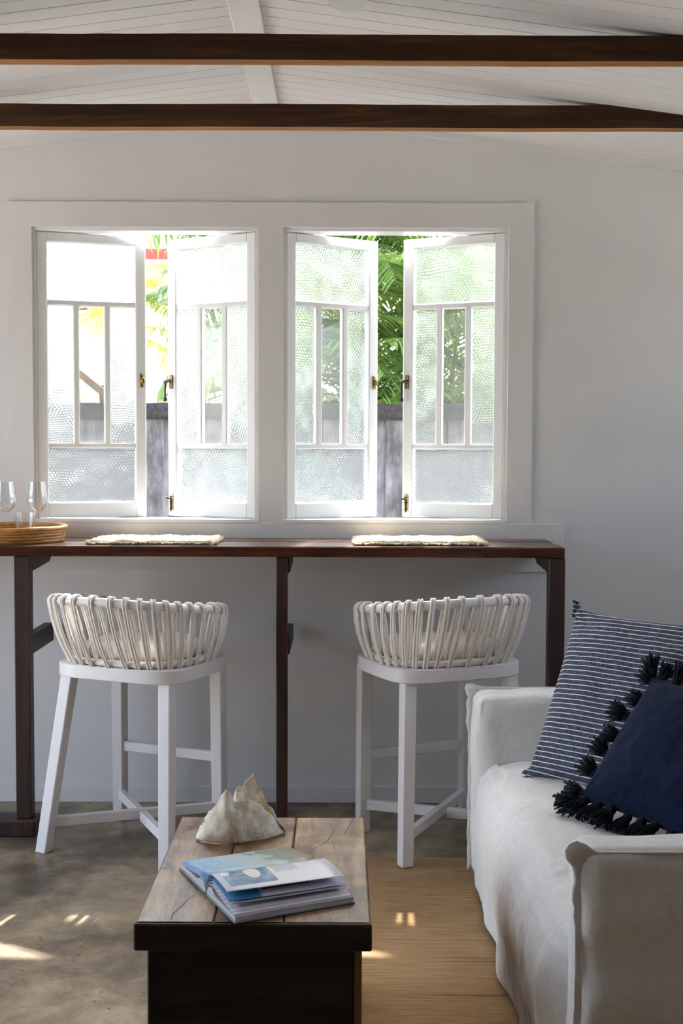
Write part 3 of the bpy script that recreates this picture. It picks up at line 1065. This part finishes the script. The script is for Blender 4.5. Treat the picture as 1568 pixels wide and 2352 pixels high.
def edge_mat():
    s = NT('page_edges')
    x = s.sep(s.coords('Object'))
    st = s.noise(s.coords('Object', (1, 1, 260)), 2, 3)
    s.bsdf(s.ramp(st, [(.4, '#a9a6ad'), (.6, '#d9d7dc')]), .7)
    return s.m
book = tag(empty('open_book', (-.28, 2.522, CZ + .0015), R(25.5)), 'open picture book with curling pages on the chest lid', 'book')
BL, BWd = .258, .172     # spine length (local x), page width (local y); +y far half, -y near half
cover_m = plain('book_cover', '#8fa3a8', .5)
edge_m = edge_mat()
paper_photo = page_mat('printed_page_photo', 'photo_text')
paper_sea = page_mat('printed_page_sea', 'sea')
paper_blue = page_mat('printed_page_blue', 'blue')
paper_plain = page_mat('plain_page', 'plain')
for sg in (1, -1):
    mb = MB(); mb.box((-.003, .006 * sg if sg > 0 else -BWd - .004, 0), (BL + .003, BWd + .004 if sg > 0 else -.006, .0028), .0008)
    mb.build('cover_board', cover_m, book)
mb = MB(); mb.box((-.003, -.0055, 0), (BL + .003, .0055, .002), .0005); mb.build('spine', plain('spine_cloth', '#3f6f78', .6), book)
def block(sg, T, name):
    """stack of pages lying on its cover board, curving down into the gutter"""
    mb = MB()
    def top(u, v):   # u across from gutter, v along spine
        y = u * BWd
        h = T * (1 - math.exp(-u * 9)) * (1 - .25 * u) + .012 * math.sin(min(1, u * 3.2) * math.pi) * (1 - u) * (1 if sg > 0 else 1.2)
        return (v * BL, sg * (y + .001), .0032 + h)
    n = 22
    g = mb.grid(top, n, 8, uv=True)
    bot = [[mb.bm.verts.new((j / 7 * BL, sg * (i / (n - 1) * BWd + .001), .003)) for j in range(8)] for i in range(n)]
    for i in range(n - 1):
        mb.bm.faces.new((g[i][0], g[i + 1][0], bot[i + 1][0], bot[i][0]))
        mb.bm.faces.new((g[i][7], bot[i][7], bot[i + 1][7], g[i + 1][7]))
    for j in range(7):
        mb.bm.faces.new((g[n - 1][j], g[n - 1][j + 1], bot[n - 1][j + 1], bot[n - 1][j]))
    return mb.build(name, edge_m, book, smooth=True, angle=40)
block(1, .014, 'page_block')
block(-1, .013, 'page_block')
def sheet(sg, curve, m, trim=1.0, sag=0.0):
    """one loose sheet; curve = list of (across, height)"""
    mb = MB()
    def fn(u, v):
        f = u * (len(curve) - 1); i = min(int(f), len(curve) - 2); t = f - i
        def cr(a, b, c, d, t): return .5 * ((2 * b) + (-a + c) * t + (2 * a - 5 * b + 4 * c - d) * t * t + (-a + 3 * b - 3 * c + d) * t ** 3)
        P = [curve[max(i - 1, 0)], curve[i], curve[i + 1], curve[min(i + 2, len(curve) - 1)]]
        y = cr(*[p[0] for p in P], t); z = cr(*[p[1] for p in P], t)
        return (v * BL * trim, sg * y, z - sag * u * v)
    g = mb.grid(fn, 26, 10, uv=True)
    o = mb.build('page', m, book, smooth=True)
    sol = o.modifiers.new('thickness', 'SOLIDIFY'); sol.thickness = .0005; sol.offset = 0
    return o
sheet(1, [(.001, .006), (.012, .022), (.04, .0315), (.09, .024), (.171, .0155)], paper_sea)
sheet(-1, [(.001, .006), (.006, .033), (.026, .050), (.06, .0535), (.10, .051), (.128, .0475)], paper_photo, 1.0, .006)
sheet(-1, [(.001, .006), (.008, .029), (.030, .042), (.065, .042), (.10, .037), (.138, .0315)], paper_blue, 1.0, .004)
sheet(-1, [(.001, .006), (.009, .026), (.032, .037), (.068, .036), (.105, .031), (.142, .0265)], paper_plain, 1.0, .003)
sheet(-1, [(.001, .006), (.010, .022), (.034, .030), (.075, .025), (.12, .0185), (.168, .0135)], paper_plain)
sheet(1, [(.001, .006), (.012, .019), (.04, .027), (.09, .021), (.172, .0135)], paper_plain)

# ------------------------------------------------------------------ broken sea shell
def shell_mat():
    s = NT('bleached_shell')
    v = s.coords()
    f = s.noise(v, 22, 6, .65, .3)
    c = s.ramp(f, [(.28, '#c2ab8a'), (.45, '#e0d5c0'), (.6, '#f2ecdf')])
    p = s.voronoi(v, 190, 'F1')
    pit = s.math('MULTIPLY', s.math('LESS_THAN', p, .22), s.math('GREATER_THAN', s.noise(v, 14, 2), .58))
    c = s.mix(pit, c, lin('#6b5136'))
    s.bsdf(c, .8, normal=s.bump(f, .6, .006), spec=.25, **{'Subsurface Weight': .08})
    return s.m
shell_m = shell_mat()
shell = tag(empty('sea_shell', (-.238, 2.905, CZ + .0035)), 'broken bleached white sea shell with jagged peaks on the chest', 'shell')
def smooth_interp(tab, x):
    for (a, va), (b, vb_) in zip(tab, tab[1:]):
        if a <= x <= b:
            t = (x - a) / (b - a)
            return va + (vb_ - va) * t
    return tab[-1][1]
def shell_part(name, htab, x0, x1, yfn, bulge, thick, seed):
    mb = MB()
    nu, nv = 56, 26
    def fn(u, v):
        x = x0 + (x1 - x0) * u
        h = smooth_interp(htab, u) + (.009 * noise.noise(Vector((u * 17, seed, 0))) + .004 * noise.noise(Vector((u * 60, seed, 2)))) * max(0, v - .55) / .45
        h = max(h, .004)
        z = h * v
        # front wall leans back as it rises and pulls towards the peak
        y = yfn(u) + bulge * v - .022 * math.sin(v * math.pi * .8) * math.sin(u * math.pi)
        nn = fbm((x * 22 + seed, z * 22, y * 10), 1.0, 4) * .004
        return (x + nn, y - nn * 1.3, z)
    mb.grid(fn, nu, nv)
    o = mb.build(name, shell_m, shell, smooth=True)
    sol = o.modifiers.new('thickness', 'SOLIDIFY'); sol.thickness = thick; sol.offset = 1
    return o
shell_part('shell_front', [(0, .004), (.04, .022), (.12, .052), (.24, .086), (.28, .094), (.31, .112), (.345, .120), (.38, .116), (.41, .100), (.45, .092), (.50, .092), (.58, .098), (.66, .087), (.75, .070), (.85, .044), (.93, .022), (1, .006)],
           -.104, .100, lambda u: -.030 - .03 * math.sin(u * math.pi) + .045 * u * u, .030, .0035, 1)
shell_part('shell_back', [(0, .004), (.08, .02), (.2, .05), (.34, .082), (.40, .106), (.45, .112), (.50, .112), (.53, .128), (.57, .140), (.60, .140), (.63, .131), (.70, .108), (.76, .082), (.84, .058), (.92, .03), (1, .005)],
           -.092, .102, lambda u: .052 + .012 * math.sin(u * math.pi), -.030, .0035, 9)
shell_part('shell_fold', [(0, .02), (.15, .07), (.4, .105), (.55, .112), (.75, .103), (.9, .07), (1, .02)], -.05, .055, lambda u: .012, .0, .0035, 17)

# ------------------------------------------------------------------ sofa
def linen(name, stain=False):  # stain: painted shade and leg showing through on the skirt
    s = NT(name)
    v = s.coords()
    x = s.sep(v)
    f = s.noise(v, 60, 6, .7)
    w = s.math('ADD', s.math('SINE', s.math('MULTIPLY', x[1], 1500.0)), s.math('SINE', s.math('MULTIPLY', x[2], 1500.0)))
    nrm = s.bump(w, .12, .0005)
    nrm = s.bump(f, .15, .002, nrm)
    wr = s.noise(s.coords('Object', (1.0, 1.8, 1.0)), 4.0, 2, .5, .7)
    nrm = s.bump(wr, .5, .03, nrm)
    fine = s.noise(v, 13.0, 3, .55, .5)
    nrm = s.bump(fine, .22, .006, nrm)
    c = s.ramp(f, [(.3, '#dcdad6'), (.7, '#ebe9e5')])
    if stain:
        # shade and a leg showing through, painted brown low on the skirt, ragged outline
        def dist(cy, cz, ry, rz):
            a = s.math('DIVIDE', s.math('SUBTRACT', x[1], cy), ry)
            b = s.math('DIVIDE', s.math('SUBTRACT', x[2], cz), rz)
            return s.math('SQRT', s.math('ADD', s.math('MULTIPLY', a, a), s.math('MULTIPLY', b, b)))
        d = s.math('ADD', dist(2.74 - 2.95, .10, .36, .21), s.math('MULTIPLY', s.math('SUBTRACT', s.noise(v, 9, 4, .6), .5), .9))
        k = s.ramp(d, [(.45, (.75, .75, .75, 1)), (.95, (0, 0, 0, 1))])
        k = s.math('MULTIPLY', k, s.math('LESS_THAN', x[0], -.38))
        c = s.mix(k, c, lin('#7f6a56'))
    s.bsdf(c, .92, normal=nrm, spec=.15, **{'Sheen Weight': .15})
    return s.m
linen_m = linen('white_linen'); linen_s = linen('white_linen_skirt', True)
SX, SY = .86, 2.95
sofa = tag(empty('sofa', (SX, SY, RUGZ)), 'white linen slipcovered sofa with flanged arms along the rug', 'sofa')
AY0, AY1 = 2.23, 2.36     # near arm
BY0, BY1 = 3.66, 3.82     # far arm
AZ = .605
def soft_box(name, lo, hi, m, r=.03, n=(10, 24, 16), puff=.012, seed=0, parent=sofa, wr=.004, fold=0.0):
    """cushioned block: a rounded box with gentle puff and creases"""
    c = [(lo[i] + hi[i]) / 2 for i in range(3)]; hs = [(hi[i] - lo[i]) / 2 for i in range(3)]
    bm = bmesh.new()
    bmesh.ops.create_cube(bm, size=2)
    bmesh.ops.subdivide_edges(bm, edges=bm.edges[:], cuts=max(n) // 1 - 1, use_grid_fill=True)
    mb = MB(); mb.bm.free(); mb.bm = bm
    for v in bm.verts:
        u = v.co.copy()
        p = Vector([u[i] * hs[i] for i in range(3)])
        core = Vector([max(-hs[i] + r, min(hs[i] - r, p[i])) for i in range(3)])
        d = p - core
        if d.length > 1e-6:
            p = core + d.normalized() * min(d.length, r)
        bul = [(1 - u[(i + 1) % 3] ** 2) * (1 - u[(i + 2) % 3] ** 2) for i in range(3)]
        for i in range(3):
            p[i] += math.copysign(1, u[i]) * bul[i] * puff * (abs(u[i]) > .98)
        w = Vector(c) + p
        q = fbm((w.x * 5 + seed, w.y * 5, w.z * 3.2), 1.0, 4) * wr + wr * 1.2 * math.sin(w.x * 20 + 9 * noise.noise(w * 4)) * abs(noise.noise(w * 3 + Vector((seed, 0, 0))))
        nn = Vector([u[i] if abs(u[i]) > .98 else 0 for i in range(3)])
        if nn.length: nn.normalize()
        if fold and nn.y < -.5:     # soft drag folds running back from the front seam
            q += fold * math.sin(w.z * 30 - (w.x - .41) * 11 + 4 * noise.noise(w * 2.2)) * math.exp(-(w.x - .41) / .30) * min(1, (w.x - .41) / .04)
        w += nn * q
        v.co = w - Vector((SX, SY, RUGZ))
    return mb.build(name, m, parent, smooth=True)
arm_far = soft_box('armrest', (.412, BY0, RUGZ + .012), (1.30, BY1, AZ), linen_m, .035, (40,), .010, 1)
arm_near = soft_box('armrest', (.444, AY0, RUGZ + .012), (1.30, AY1, AZ + .002), linen_m, .032, (40,), .010, 7, wr=.006, fold=.0055)
soft_box('backrest', (1.05, AY1 + .005, .36), (1.30, BY0 - .005, .72), linen_m, .05, (30,), .012, 3)
# seat with loose skirt: a profile swept along the sofa
mb = MB()
prof = [(1.06, .395), (.90, .415), (.75, .424), (.62, .424), (.54, .418), (.48, .405), (.445, .382), (.424, .35), (.414, .31), (.410, .25), (.408, .18), (.408, .10), (.409, .045), (.411, .016)]
def seat_fn(u, v):
    f = u * (len(prof) - 1); i = min(int(f), len(prof) - 2); t = f - i
    x = prof[i][0] + (prof[i + 1][0] - prof[i][0]) * t
    z = prof[i][1] + (prof[i + 1][1] - prof[i][1]) * t
    y = AY1 - .02 + (BY0 + .02 - AY1 + .02) * v
    ends = min(1, min(v, 1 - v) / .07)
    top = 1 if u < .4 else 0
    if top:
        z -= .022 * (1 - ends) ** 2
        z += .006 * fbm((x * 5, y * 7, 0), 1, 4) + .008 * math.sin(y * 26 + x * 22 + 5 * noise.noise(Vector((x * 3, y * 3, 1)))) * abs(noise.noise(Vector((x * 4, y * 2.2, 5))))
    else:
        drop = max(0, (.36 - z) / .34)
        x += -.016 * math.sin(min(1, drop * 1.4) * math.pi) * ends
        x += -(.014 * drop ** 1.5) * (math.sin(y * 17 + 2.2 * noise.noise(Vector((y * 2, 0, 3)))) * .6 + .8 * noise.noise(Vector((y * 4.5, z * 1.2, 7))))
        x += .004 * fbm((y * 9, z * 6, 2), 1, 3)
        if v < .5: x += .05 * (1 - min(1, v / .08)) ** 2      # cover tucks in beside the near arm
        if drop > .9: z += .004 * noise.noise(Vector((y * 6, 1, 1)))
    return (x - SX, y - SY, max(z, .003))
mb.grid(seat_fn, 110, 130)
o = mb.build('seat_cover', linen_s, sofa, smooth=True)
sol = o.modifiers.new('thickness', 'SOLIDIFY'); sol.thickness = .004; sol.offset = -1
# plinth under the cover so that the seat is a solid body
mb = MB(); mb.box((.47 - SX, AY1 - SY, .03), (1.05 - SX, BY0 - SY, .33), .01); mb.build('base', chest_dark, sofa)

def flange(path, outdir, w, par, seed, m=linen_m, wob=.4):
    """stitched flat border standing off a seam"""
    mb = MB()
    n = len(path)
    rows = []
    for i, p in enumerate(path):
        p = Vector(p); o_ = Vector(outdir[i]).normalized()
        ww = w[i] if hasattr(w, '__len__') else w
        ww *= 1 + wob * noise.noise(Vector((i * .35, seed, 0)))
        t = (Vector(path[min(i + 1, n - 1)]) - Vector(path[max(i - 1, 0)])).normalized()
        s_ = t.cross(o_) * (.003 * noise.noise(Vector((i * .3, seed, 4))))
        rows.append([mb.bm.verts.new(p - o_ * .006 - Vector((SX, SY, RUGZ))), mb.bm.verts.new(p + o_ * ww * .5 + s_ - Vector((SX, SY, RUGZ))), mb.bm.verts.new(p + o_ * ww + s_ * 2.2 - Vector((SX, SY, RUGZ)))])
    for i in range(n - 1):
        for k in range(2):
            mb.bm.faces.new((rows[i][k], rows[i][k + 1], rows[i + 1][k + 1], rows[i + 1][k]))
    o = mb.build('flange', m, par, smooth=True)
    sol = o.modifiers.new('thickness', 'SOLIDIFY'); sol.thickness = .0045; sol.offset = 0
    return o
def arm_flange(y, z, par, seed, ear, wid=.016, dx=0.0):
    path = []; out = []; ws = []
    for i in range(26):      # along the top towards the front
        t = i / 25
        path.append((1.28 - (1.28 - .445 - dx) * t, y, z - .008)); out.append((0, 0, 1)); ws.append(wid * .55)
    for i in range(1, 8):    # round the corner with an ear
        a = math.pi / 2 * i / 8
        path.append((.445 + dx - .034 * math.sin(a), y, z - .008 - .034 * (1 - math.cos(a)))); out.append((-math.sin(a) , 0, math.cos(a)))
        ws.append(wid * .55 + ear * math.sin(i / 8 * math.pi) ** 2)
    for i in range(34):      # down the front edge
        t = i / 33
        path.append((.411 + dx, y, z - .045 - (z - .075) * t)); out.append((-1, 0, 0)); ws.append(wid * (.75 + .45 * abs(math.sin(i * .9 + seed)) * (i < 6)))
    flange(path, out, ws, par, seed)
arm_flange(BY1 - .012, AZ + .004, arm_far, 1, .030)
arm_flange(AY0 + .014, AZ + .006, arm_near, 2.5, .036, .009, .032)

# ------------------------------------------------------------------ cushions
def stripe_fabric():
    s = NT('striped_chambray')
    v = s.coords()
    x = s.sep(v)
    f = s.noise(s.coords('Object', (1, 1, 1)), 150, 4, .8)
    thread = s.math('MULTIPLY', s.math('SINE', s.math('MULTIPLY', x[0], 2400.0)), s.math('SINE', s.math('MULTIPLY', x[1], 2400.0)))
    base = s.ramp(s.math('ADD', f, s.math('MULTIPLY', thread, .08)), [(.33, '#2f3342'), (.5, '#4a4f5e'), (.66, '#6f7480')])
    # narrow white stripes along local x
    ph = s.math('FRACT', s.math('ADD', s.math('MULTIPLY', x[1], 1 / .0141), .5))
    line = s.math('LESS_THAN', s.math('ABSOLUTE', s.math('SUBTRACT', ph, .5)), .085)
    c = s.mix(line, base, lin('#dfe1ea'))
    nrm = s.bump(f, .3, .0015)
    nrm = s.bump(s.noise(v, 9, 4, .6, 1.5), .35, .012, nrm)
    s.bsdf(c, .95, normal=nrm, spec=.12, **{'Sheen Weight': .03})
    return s.m
stripe_m = stripe_fabric()
navy_m = fabric('navy_linen', '#071224', '#0d2140', 1100, .4, .95, .03, .5, 7)
tassel_m = fabric('navy_thread', '#060a14', '#0d1626', 1500, .5, .95, .1)
slate_m = fabric('slate_blue_linen', '#374a62', '#4d637e', 1100, .4, .95, .04, .4, 7)
def frame_matrix(c, rgt, up):
    r_ = Vector(rgt).normalized(); u_ = Vector(up); u_ = (u_ - r_ * u_.dot(r_)).normalized()
    n_ = r_.cross(u_)
    return Matrix(((r_.x, u_.x, n_.x, c[0]), (r_.y, u_.y, n_.y, c[1]), (r_.z, u_.z, n_.z, c[2]), (0, 0, 0, 1)))
def pillow(name, a, b, T, m, parent, seed, k=.07, wr=.006, n=46, ears=.03):
    mb = MB()
    def fn(side):
        def g(u, v):
            x = u * 2 - 1; y = v * 2 - 1
            cx = abs(x) ** 6 * abs(y) ** 6
            px = a * x * (1 - k * (1 - y * y) * x * x) * (1 + ears * cx)
            py = b * y * (1 - k * (1 - x * x) * y * y) * (1 + ears * cx)
            th = max(0, (1 - abs(x) ** 2.6) * (1 - abs(y) ** 2.6)) ** .55
            z = side * (T * th)
            ed = max(0, 1 - max(abs(x), abs(y)))
            # creases radiating from the corners
            corner = abs(x) * abs(y)
            ang_ = math.atan2(1.02 - abs(y), 1.02 - abs(x))
            z += side * wr * 1.6 * corner ** 3 * math.sin(ang_ * 14 + seed) * min(1, ed * 9)
            z += side * wr * fbm((px * 9 + seed, py * 9, side * 3), 1.0, 4) * min(1, ed * 6)
            return (px, py, z)
        return g
    mb.grid(fn(1), n, n); mb.grid(fn(-1), n, n, flip=True)
    bmesh.ops.remove_doubles(mb.bm, verts=mb.bm.verts[:], dist=.0006)
    return mb.build(name, m, parent, smooth=True)
def cushion_root(name, c, rgt, up):
    o = bpy.data.objects.new(name, None); col.objects.link(o); o.empty_display_size = .1
    o.matrix_world = frame_matrix(c, rgt, up)
    return o
# striped cushion in the far corner
stc = cushion_root('striped_cushion', (.784, 3.336, .657), (.639, -.769, .021), (.322, .292, .901))
tag(stc, 'slate cushion with thin white stripes against the far sofa arm', 'cushion')
pillow('cushion_cover', .262, .252, .075, stripe_m, stc, 3.1, .05, .007)
for sx, sy, an in ((-1, 1, 125), (-1, -1, 205)):
    mb = MB()
    c0 = Vector((sx * .262, sy * .252, 0))
    d = Vector((math.cos(R(an)), math.sin(R(an)), 0)); p_ = Vector((-d.y, d.x, 0))
    def ear(u, v):
        w = .018 * (1 - u * .6)
        return c0 - d * .02 + d * (.055 * u) + p_ * (w * (v * 2 - 1)) + Vector((0, 0, .008 * math.sin(v * 7 + u * 4)))
    mb.grid(ear, 7, 7)
    o = mb.build('corner_ear', stripe_m, stc, smooth=True)
    sol = o.modifiers.new('thickness', 'SOLIDIFY'); sol.thickness = .004
# navy tasselled cushion in front
nav = cushion_root('tasselled_cushion', (.816, 2.925, .612), (.495, -.869, -.022), (.564, .302, .769))
tag(nav, 'dark navy cushion edged with tassels leaning on the striped one', 'cushion')
NA, NBb = .215, .19
pillow('cushion_cover', NA, NBb, .075, navy_m, nav, 5.7, .06, .006)
def tassel_mesh():
    mb = MB()
    rnd = random.Random(5)
    mb.tube([(0, -.004, 0), (0, .010, 0), (0, .018, 0)], [.004, .009, .007], 7)
    for i in range(70):
        a = rnd.uniform(0, 6.28); r = rnd.uniform(.002, .009)
        L = rnd.uniform(.045, .062)
        k = rnd.uniform(1.0, 1.7)
        x, z = r * math.cos(a), r * math.sin(a)
        mb.tube([(x * .7, .012, z * .7), (x * k, .034, z * k), (x * k * 1.3 + rnd.uniform(-.004, .004), L, z * k * 1.3 + rnd.uniform(-.004, .004))], .0017, 4)
    return mb
ts = tassel_mesh().build('tassel', tassel_m, nav, smooth=True)
rnd = random.Random(11)
spots = []
for i in range(7): spots.append((-NA * .925, -NBb + (2 * NBb) * (i + .3) / 6.6, 90))
for i in range(9): spots.append((-NA + 2 * NA * (i + .45) / 8.6, -NBb * .925, 180))
for i in range(7): spots.append((-NA + 2 * NA * (i + .3) / 6.6, NBb * .925, 0))
spots += [(-NA, NBb, 50), (-NA, -NBb, 135)]
for i, (x, y, a) in enumerate(spots):
    o = ts if i == 0 else inst(ts, nav)
    o.location = (x, y, rnd.uniform(-.004, .010)); o.rotation_euler = (rnd.uniform(.0, .35), 0, R(a + rnd.uniform(-14, 14)))
    sc_ = rnd.uniform(.95, 1.2); o.scale = (sc_ * 1.6, sc_ * 1.0, sc_ * 1.3)
# slate blue cushion by the near arm
slc = cushion_root('plain_cushion', (.88, 2.52, .565), (.55, -.83, 0), (.30, .10, .9))
tag(slc, 'plain slate blue cushion behind the near sofa arm', 'cushion')
pillow('cushion_cover', .18, .165, .07, slate_m, slc, 8.2, .06, .005)

# ------------------------------------------------------------------ ceiling fan (one blade tip shows)
FX, FY, FZ = -.02, 2.125, 2.30
fan = tag(empty('ceiling_fan', (FX, FY, FZ)), 'white ceiling fan hanging from the ceiling ridge', 'fan')
fan_m = paint('fan_white', '#cfccc8', .4)
mb = MB(); mb.tube([(0, 0, .03), (0, 0, ceil_z(FX) - FZ - .004)], .012, 12); mb.build('rod', fan_m, fan, True, None, None, 50)
mb = MB(); mb.lathe([(0, -.05), (.05, -.05), (.085, -.03), (.09, 0), (.08, .025), (.03, .045), (0, .045)], 32); mb.build('motor', fan_m, fan, True, None, None, 50)
fb = None
for i in range(3):
    a = R(87 + 120 * i)
    if fb is None:
        mb = MB()
        pts = [(.07, -.028), (.20, -.05), (.50, -.048), (.575, -.030), (.592, 0.002), (.575, .034), (.50, .05), (.20, .05), (.07, .028)]
        mb.prism(pts, 2, -.004, .004)
        fb = mb.build('blade', fan_m, fan)
        o = fb
    else:
        o = inst(fb, fan)
    o.rotation_euler = (R(9), 0, 0)
    o.matrix_local = Matrix.Rotation(a, 4, 'Z') @ Matrix.Rotation(R(8), 4, 'X')

# ------------------------------------------------------------------ outside
def ground():
    s = NT('garden_ground')
    v = s.coords()
    f = s.noise(v, 2.0, 6, .6)
    s.bsdf(s.ramp(f, [(.35, '#a9a69f'), (.65, '#c9c6bf')]), .95, normal=s.bump(s.noise(v, 40, 4), .4, .01))
    return s.m
mb = MB(); mb.box((-30, -30, -.6), (30, 30, -.16))
tag(mb.build('ground', ground()), 'pale gravelly ground outside the house', None, None, 'structure')
fence = tag(empty('paling_fence', (0, 6.0, -.16)), 'weathered grey timber paling fence with mossy capping rail', 'fence')
rnd = random.Random(2)
pw = .152
mb = MB(); mb.box((0, 0, 0), (pw + .006, .018, 1.66), .0015)
pal = mb.build('paling', paling_m, fence)
for i in range(44):
    x = -4.2 + i * pw + .006
    o = pal if i == 0 else inst(pal, fence)
    o.location = (x, -.0095 if i % 2 else .0095, 0); o.rotation_euler = (0, R(rnd.uniform(-.04, .04)), 0)
mb = MB()
n = 160
def capf(u, v):
    a = v * 2 * math.pi
    x = -4.25 + 6.8 * u
    z = 1.690 + (.040 if math.sin(a) > 0 else -.040) * min(1, abs(math.sin(a)) * 3)
    y = .0 + .045 * max(-1, min(1, math.cos(a) * 1.6))
    q = .006 * noise.noise(Vector((x * 14, v * 5, 0)))
    return (x, y + q, z + q)
mb.grid(capf, n, 13)
mb.build('capping_rail', cap_m, fence, smooth=True)
mb = MB(); mb.box((-4.25, .03, .4), (2.5, .075, .48)); mb.box((-4.25, .03, 1.3), (2.5, .075, 1.38)); mb.build('rail', paling_m, fence)

# palm fronds
def frond_mesh(seed, L=1.15, leaf=.34, n=24, droop=.55):
    rnd = random.Random(seed)
    mb = MB()
    def rach(t):
        return Vector((0, L * t * (1 - .12 * t), L * (.62 * t - droop * t * t)))
    pts = [rach(i / 10) for i in range(11)]
    mb.tube(pts, [.008 * (1 - .8 * i / 10) for i in range(11)], 4)
    for i in range(n):
        t = .14 + .86 * i / (n - 1)
        p = rach(t); d = (rach(min(1, t + .02)) - rach(t - .02)).normalized()
        for sg in (-1, 1):
            l = leaf * (1 - .55 * abs(t - .45)) * rnd.uniform(.85, 1.1) * (1 if t < .9 else .7)
            dirv = (Vector((sg, 0, 0)) * rnd.uniform(.75, .95) + d * rnd.uniform(.55, .85) + Vector((0, 0, rnd.uniform(-.05, .25)))).normalized()
            side = dirv.cross(Vector((0, 0, 1))).normalized()
            w = .0085 * rnd.uniform(.8, 1.2)
            prev = None
            for k in range(5):
                s_ = k / 4
                c = p + dirv * (l * s_) + Vector((0, 0, -l * .42 * s_ * s_))
                ww = w * (math.sin(math.pi * (.12 + .88 * s_)) ** .7 if k < 4 else 0.06)
                a = mb.bm.verts.new(c - side * ww); b = mb.bm.verts.new(c + side * ww + Vector((0, 0, .004)))
                if prev: mb.bm.faces.new((prev[0], prev[1], b, a))
                prev = (a, b)
    me_ob = mb
    return me_ob
protos = {}
def frond_obj(kind, mat_, parent):
    key = (kind, mat_.name)
    if key not in protos:
        o = frond_mesh(kind * 7 + 3, 1.0 + .15 * (kind % 3), .30 + .03 * (kind % 4), 30 + kind % 5, .5 + .12 * (kind % 3)).build('frond', mat_, parent, smooth=True)
        protos[key] = o
        return o
    return inst(protos[key], parent)
stem_m = plain('palm_stem', '#7c8a4a', .6)
def palm(x, y, zs, mat_, label, seed, nf=16, scale=1.0, spread=.25):
    rnd = random.Random(seed)
    root = tag(empty('garden_palm', (x, y, -.16)), label, 'palm', 'palms beyond the fence')
    for (dx, dy, h) in zs:
        mb = MB()
        mb.tube([(dx * .5, dy * .5, 0), (dx * .8, dy * .8, h * .5), (dx, dy, h)], [.03, .024, .016], 7)
        mb.build('stem', stem_m, root, smooth=True)
        for i in range(nf):
            a = 2 * math.pi * (i * .381966) + rnd.uniform(-.3, .3)
            o = frond_obj(rnd.randrange(4), mat_, root)
            t = i / nf
            o.location = (dx, dy, h - rnd.uniform(0, spread) - .10 * t)
            o.rotation_euler = (R(rnd.uniform(-38, 32)) , R(rnd.uniform(-12, 12)), a)
            s_ = scale * rnd.uniform(.75, 1.1); o.scale = (s_,) * 3
    return root
palm(.05, 7.15, [(-.25, 0, 2.35), (.2, .2, 1.75), (.0, .3, 3.0)], leaf_a, 'bright green feathery palm behind the fence facing the sofa end window', 1, 18, .95)
palm(.85, 7.25, [(-.2, .05, 2.0), (.25, .1, 2.75), (.1, .3, 1.55)], leaf_a, 'bright green feathery palm behind the fence nearest the sofa side', 2, 18, .95)
palm(-.50, 7.5, [(0, 0, 2.45), (.25, .25, 1.7)], leaf_c, 'deep green feathery palm behind the fence between both windows', 3, 16, .85)
palm(.45, 8.2, [(-.5, 0, 3.2), (.5, .1, 3.1), (0, .2, 2.5), (-.4, .3, 1.9), (.6, .3, 1.9)], leaf_c, 'tall deep green palm clump standing behind the brighter palms', 4, 18, 1.1)
palm(.05, 9.0, [(-.5, 0, 3.6), (.45, .1, 3.8), (0, -.1, 3.0)], leaf_c, 'tallest deep green palm clump at the back of the garden', 6, 16, 1.35)
palm(1.75, 8.9, [(-.4, 0, 3.2), (.4, .1, 2.8), (0, -.2, 2.2)], leaf_a, 'tall bright palm clump at the back of the garden on the sofa side', 7, 16, 1.35)
palm(-1.42, 8.0, [(0, 0, 2.62)], leaf_b, 'yellowing palm in front of the white neighbouring house', 5, 15, .75, .35)

# neighbouring house
hs = tag(empty('neighbour_house', (-4.2, 11.0, -.06)), 'white weatherboard house with red roof beyond the fence', 'house')
hw = paint('house_white', '#f1eee6', .7)
mb = MB(); mb.box((-3.2, .03, 0), (3.0, 3.0, 3.05)); mb.build('wall', hw, hs)
mb = MB(); mb.prism([(0, 0), (.022, 0), (.008, .17), (0, .17)], 0, -3.2, 3.0)
wb = mb.build('weatherboard', hw, hs)
for i in range(18):
    o = wb if i == 0 else inst(wb, hs)
    o.location = (0, .03, .17 * i); o.scale = (1, -1, 1)
red_m = plain('red_roof', '#b8463a', .5)
mb = MB(); mb.prism([(-.25, 3.04), (-.25, 3.14), (2.2, 3.75), (2.2, 3.65)], 0, -3.5, 3.25); mb.build('roof', red_m, hs)
mb = MB(); mb.box((1.9, -.02, 0), (2.0, .02, 3.04)); mb.build('corner_board', paint('house_cream', '#dccbb0', .7), hs)
# timber trestle leaning by the house
tim_m = wood('garden_timber', ('#3a2a20', '#6a5040', '#8a7058'), (6, 6, 1), 4, .8, .3)
tm = tag(empty('timber_trestle', (-1.72, 8.6, -.16)), 'weathered brown timber trestle standing beyond the fence', 'trestle')
for a, b in (((-.22, 0, 2.12), (.10, 0, 1.86)), ((-.16, .05, 2.02), (-.02, .05, .9)), ((-.3, .03, 1.80), (.1, .03, 1.80)), ((.04, .05, 1.95), (.12, .05, .9))):
    mb = MB(); mb.beam(a, b, .05, .055, .004, (0, 1, 0)); mb.build('timber', tim_m, tm)
mb = MB(); mb.beam((-.35, 0, 2.48), (-.05, 0, 2.50), .05, .06, .004); mb.build('crossbar', tim_m, tm)
mb = MB(); mb.box((-.36, .03, 0), (-.30, .09, 2.52)); mb.build('post', tim_m, tm)
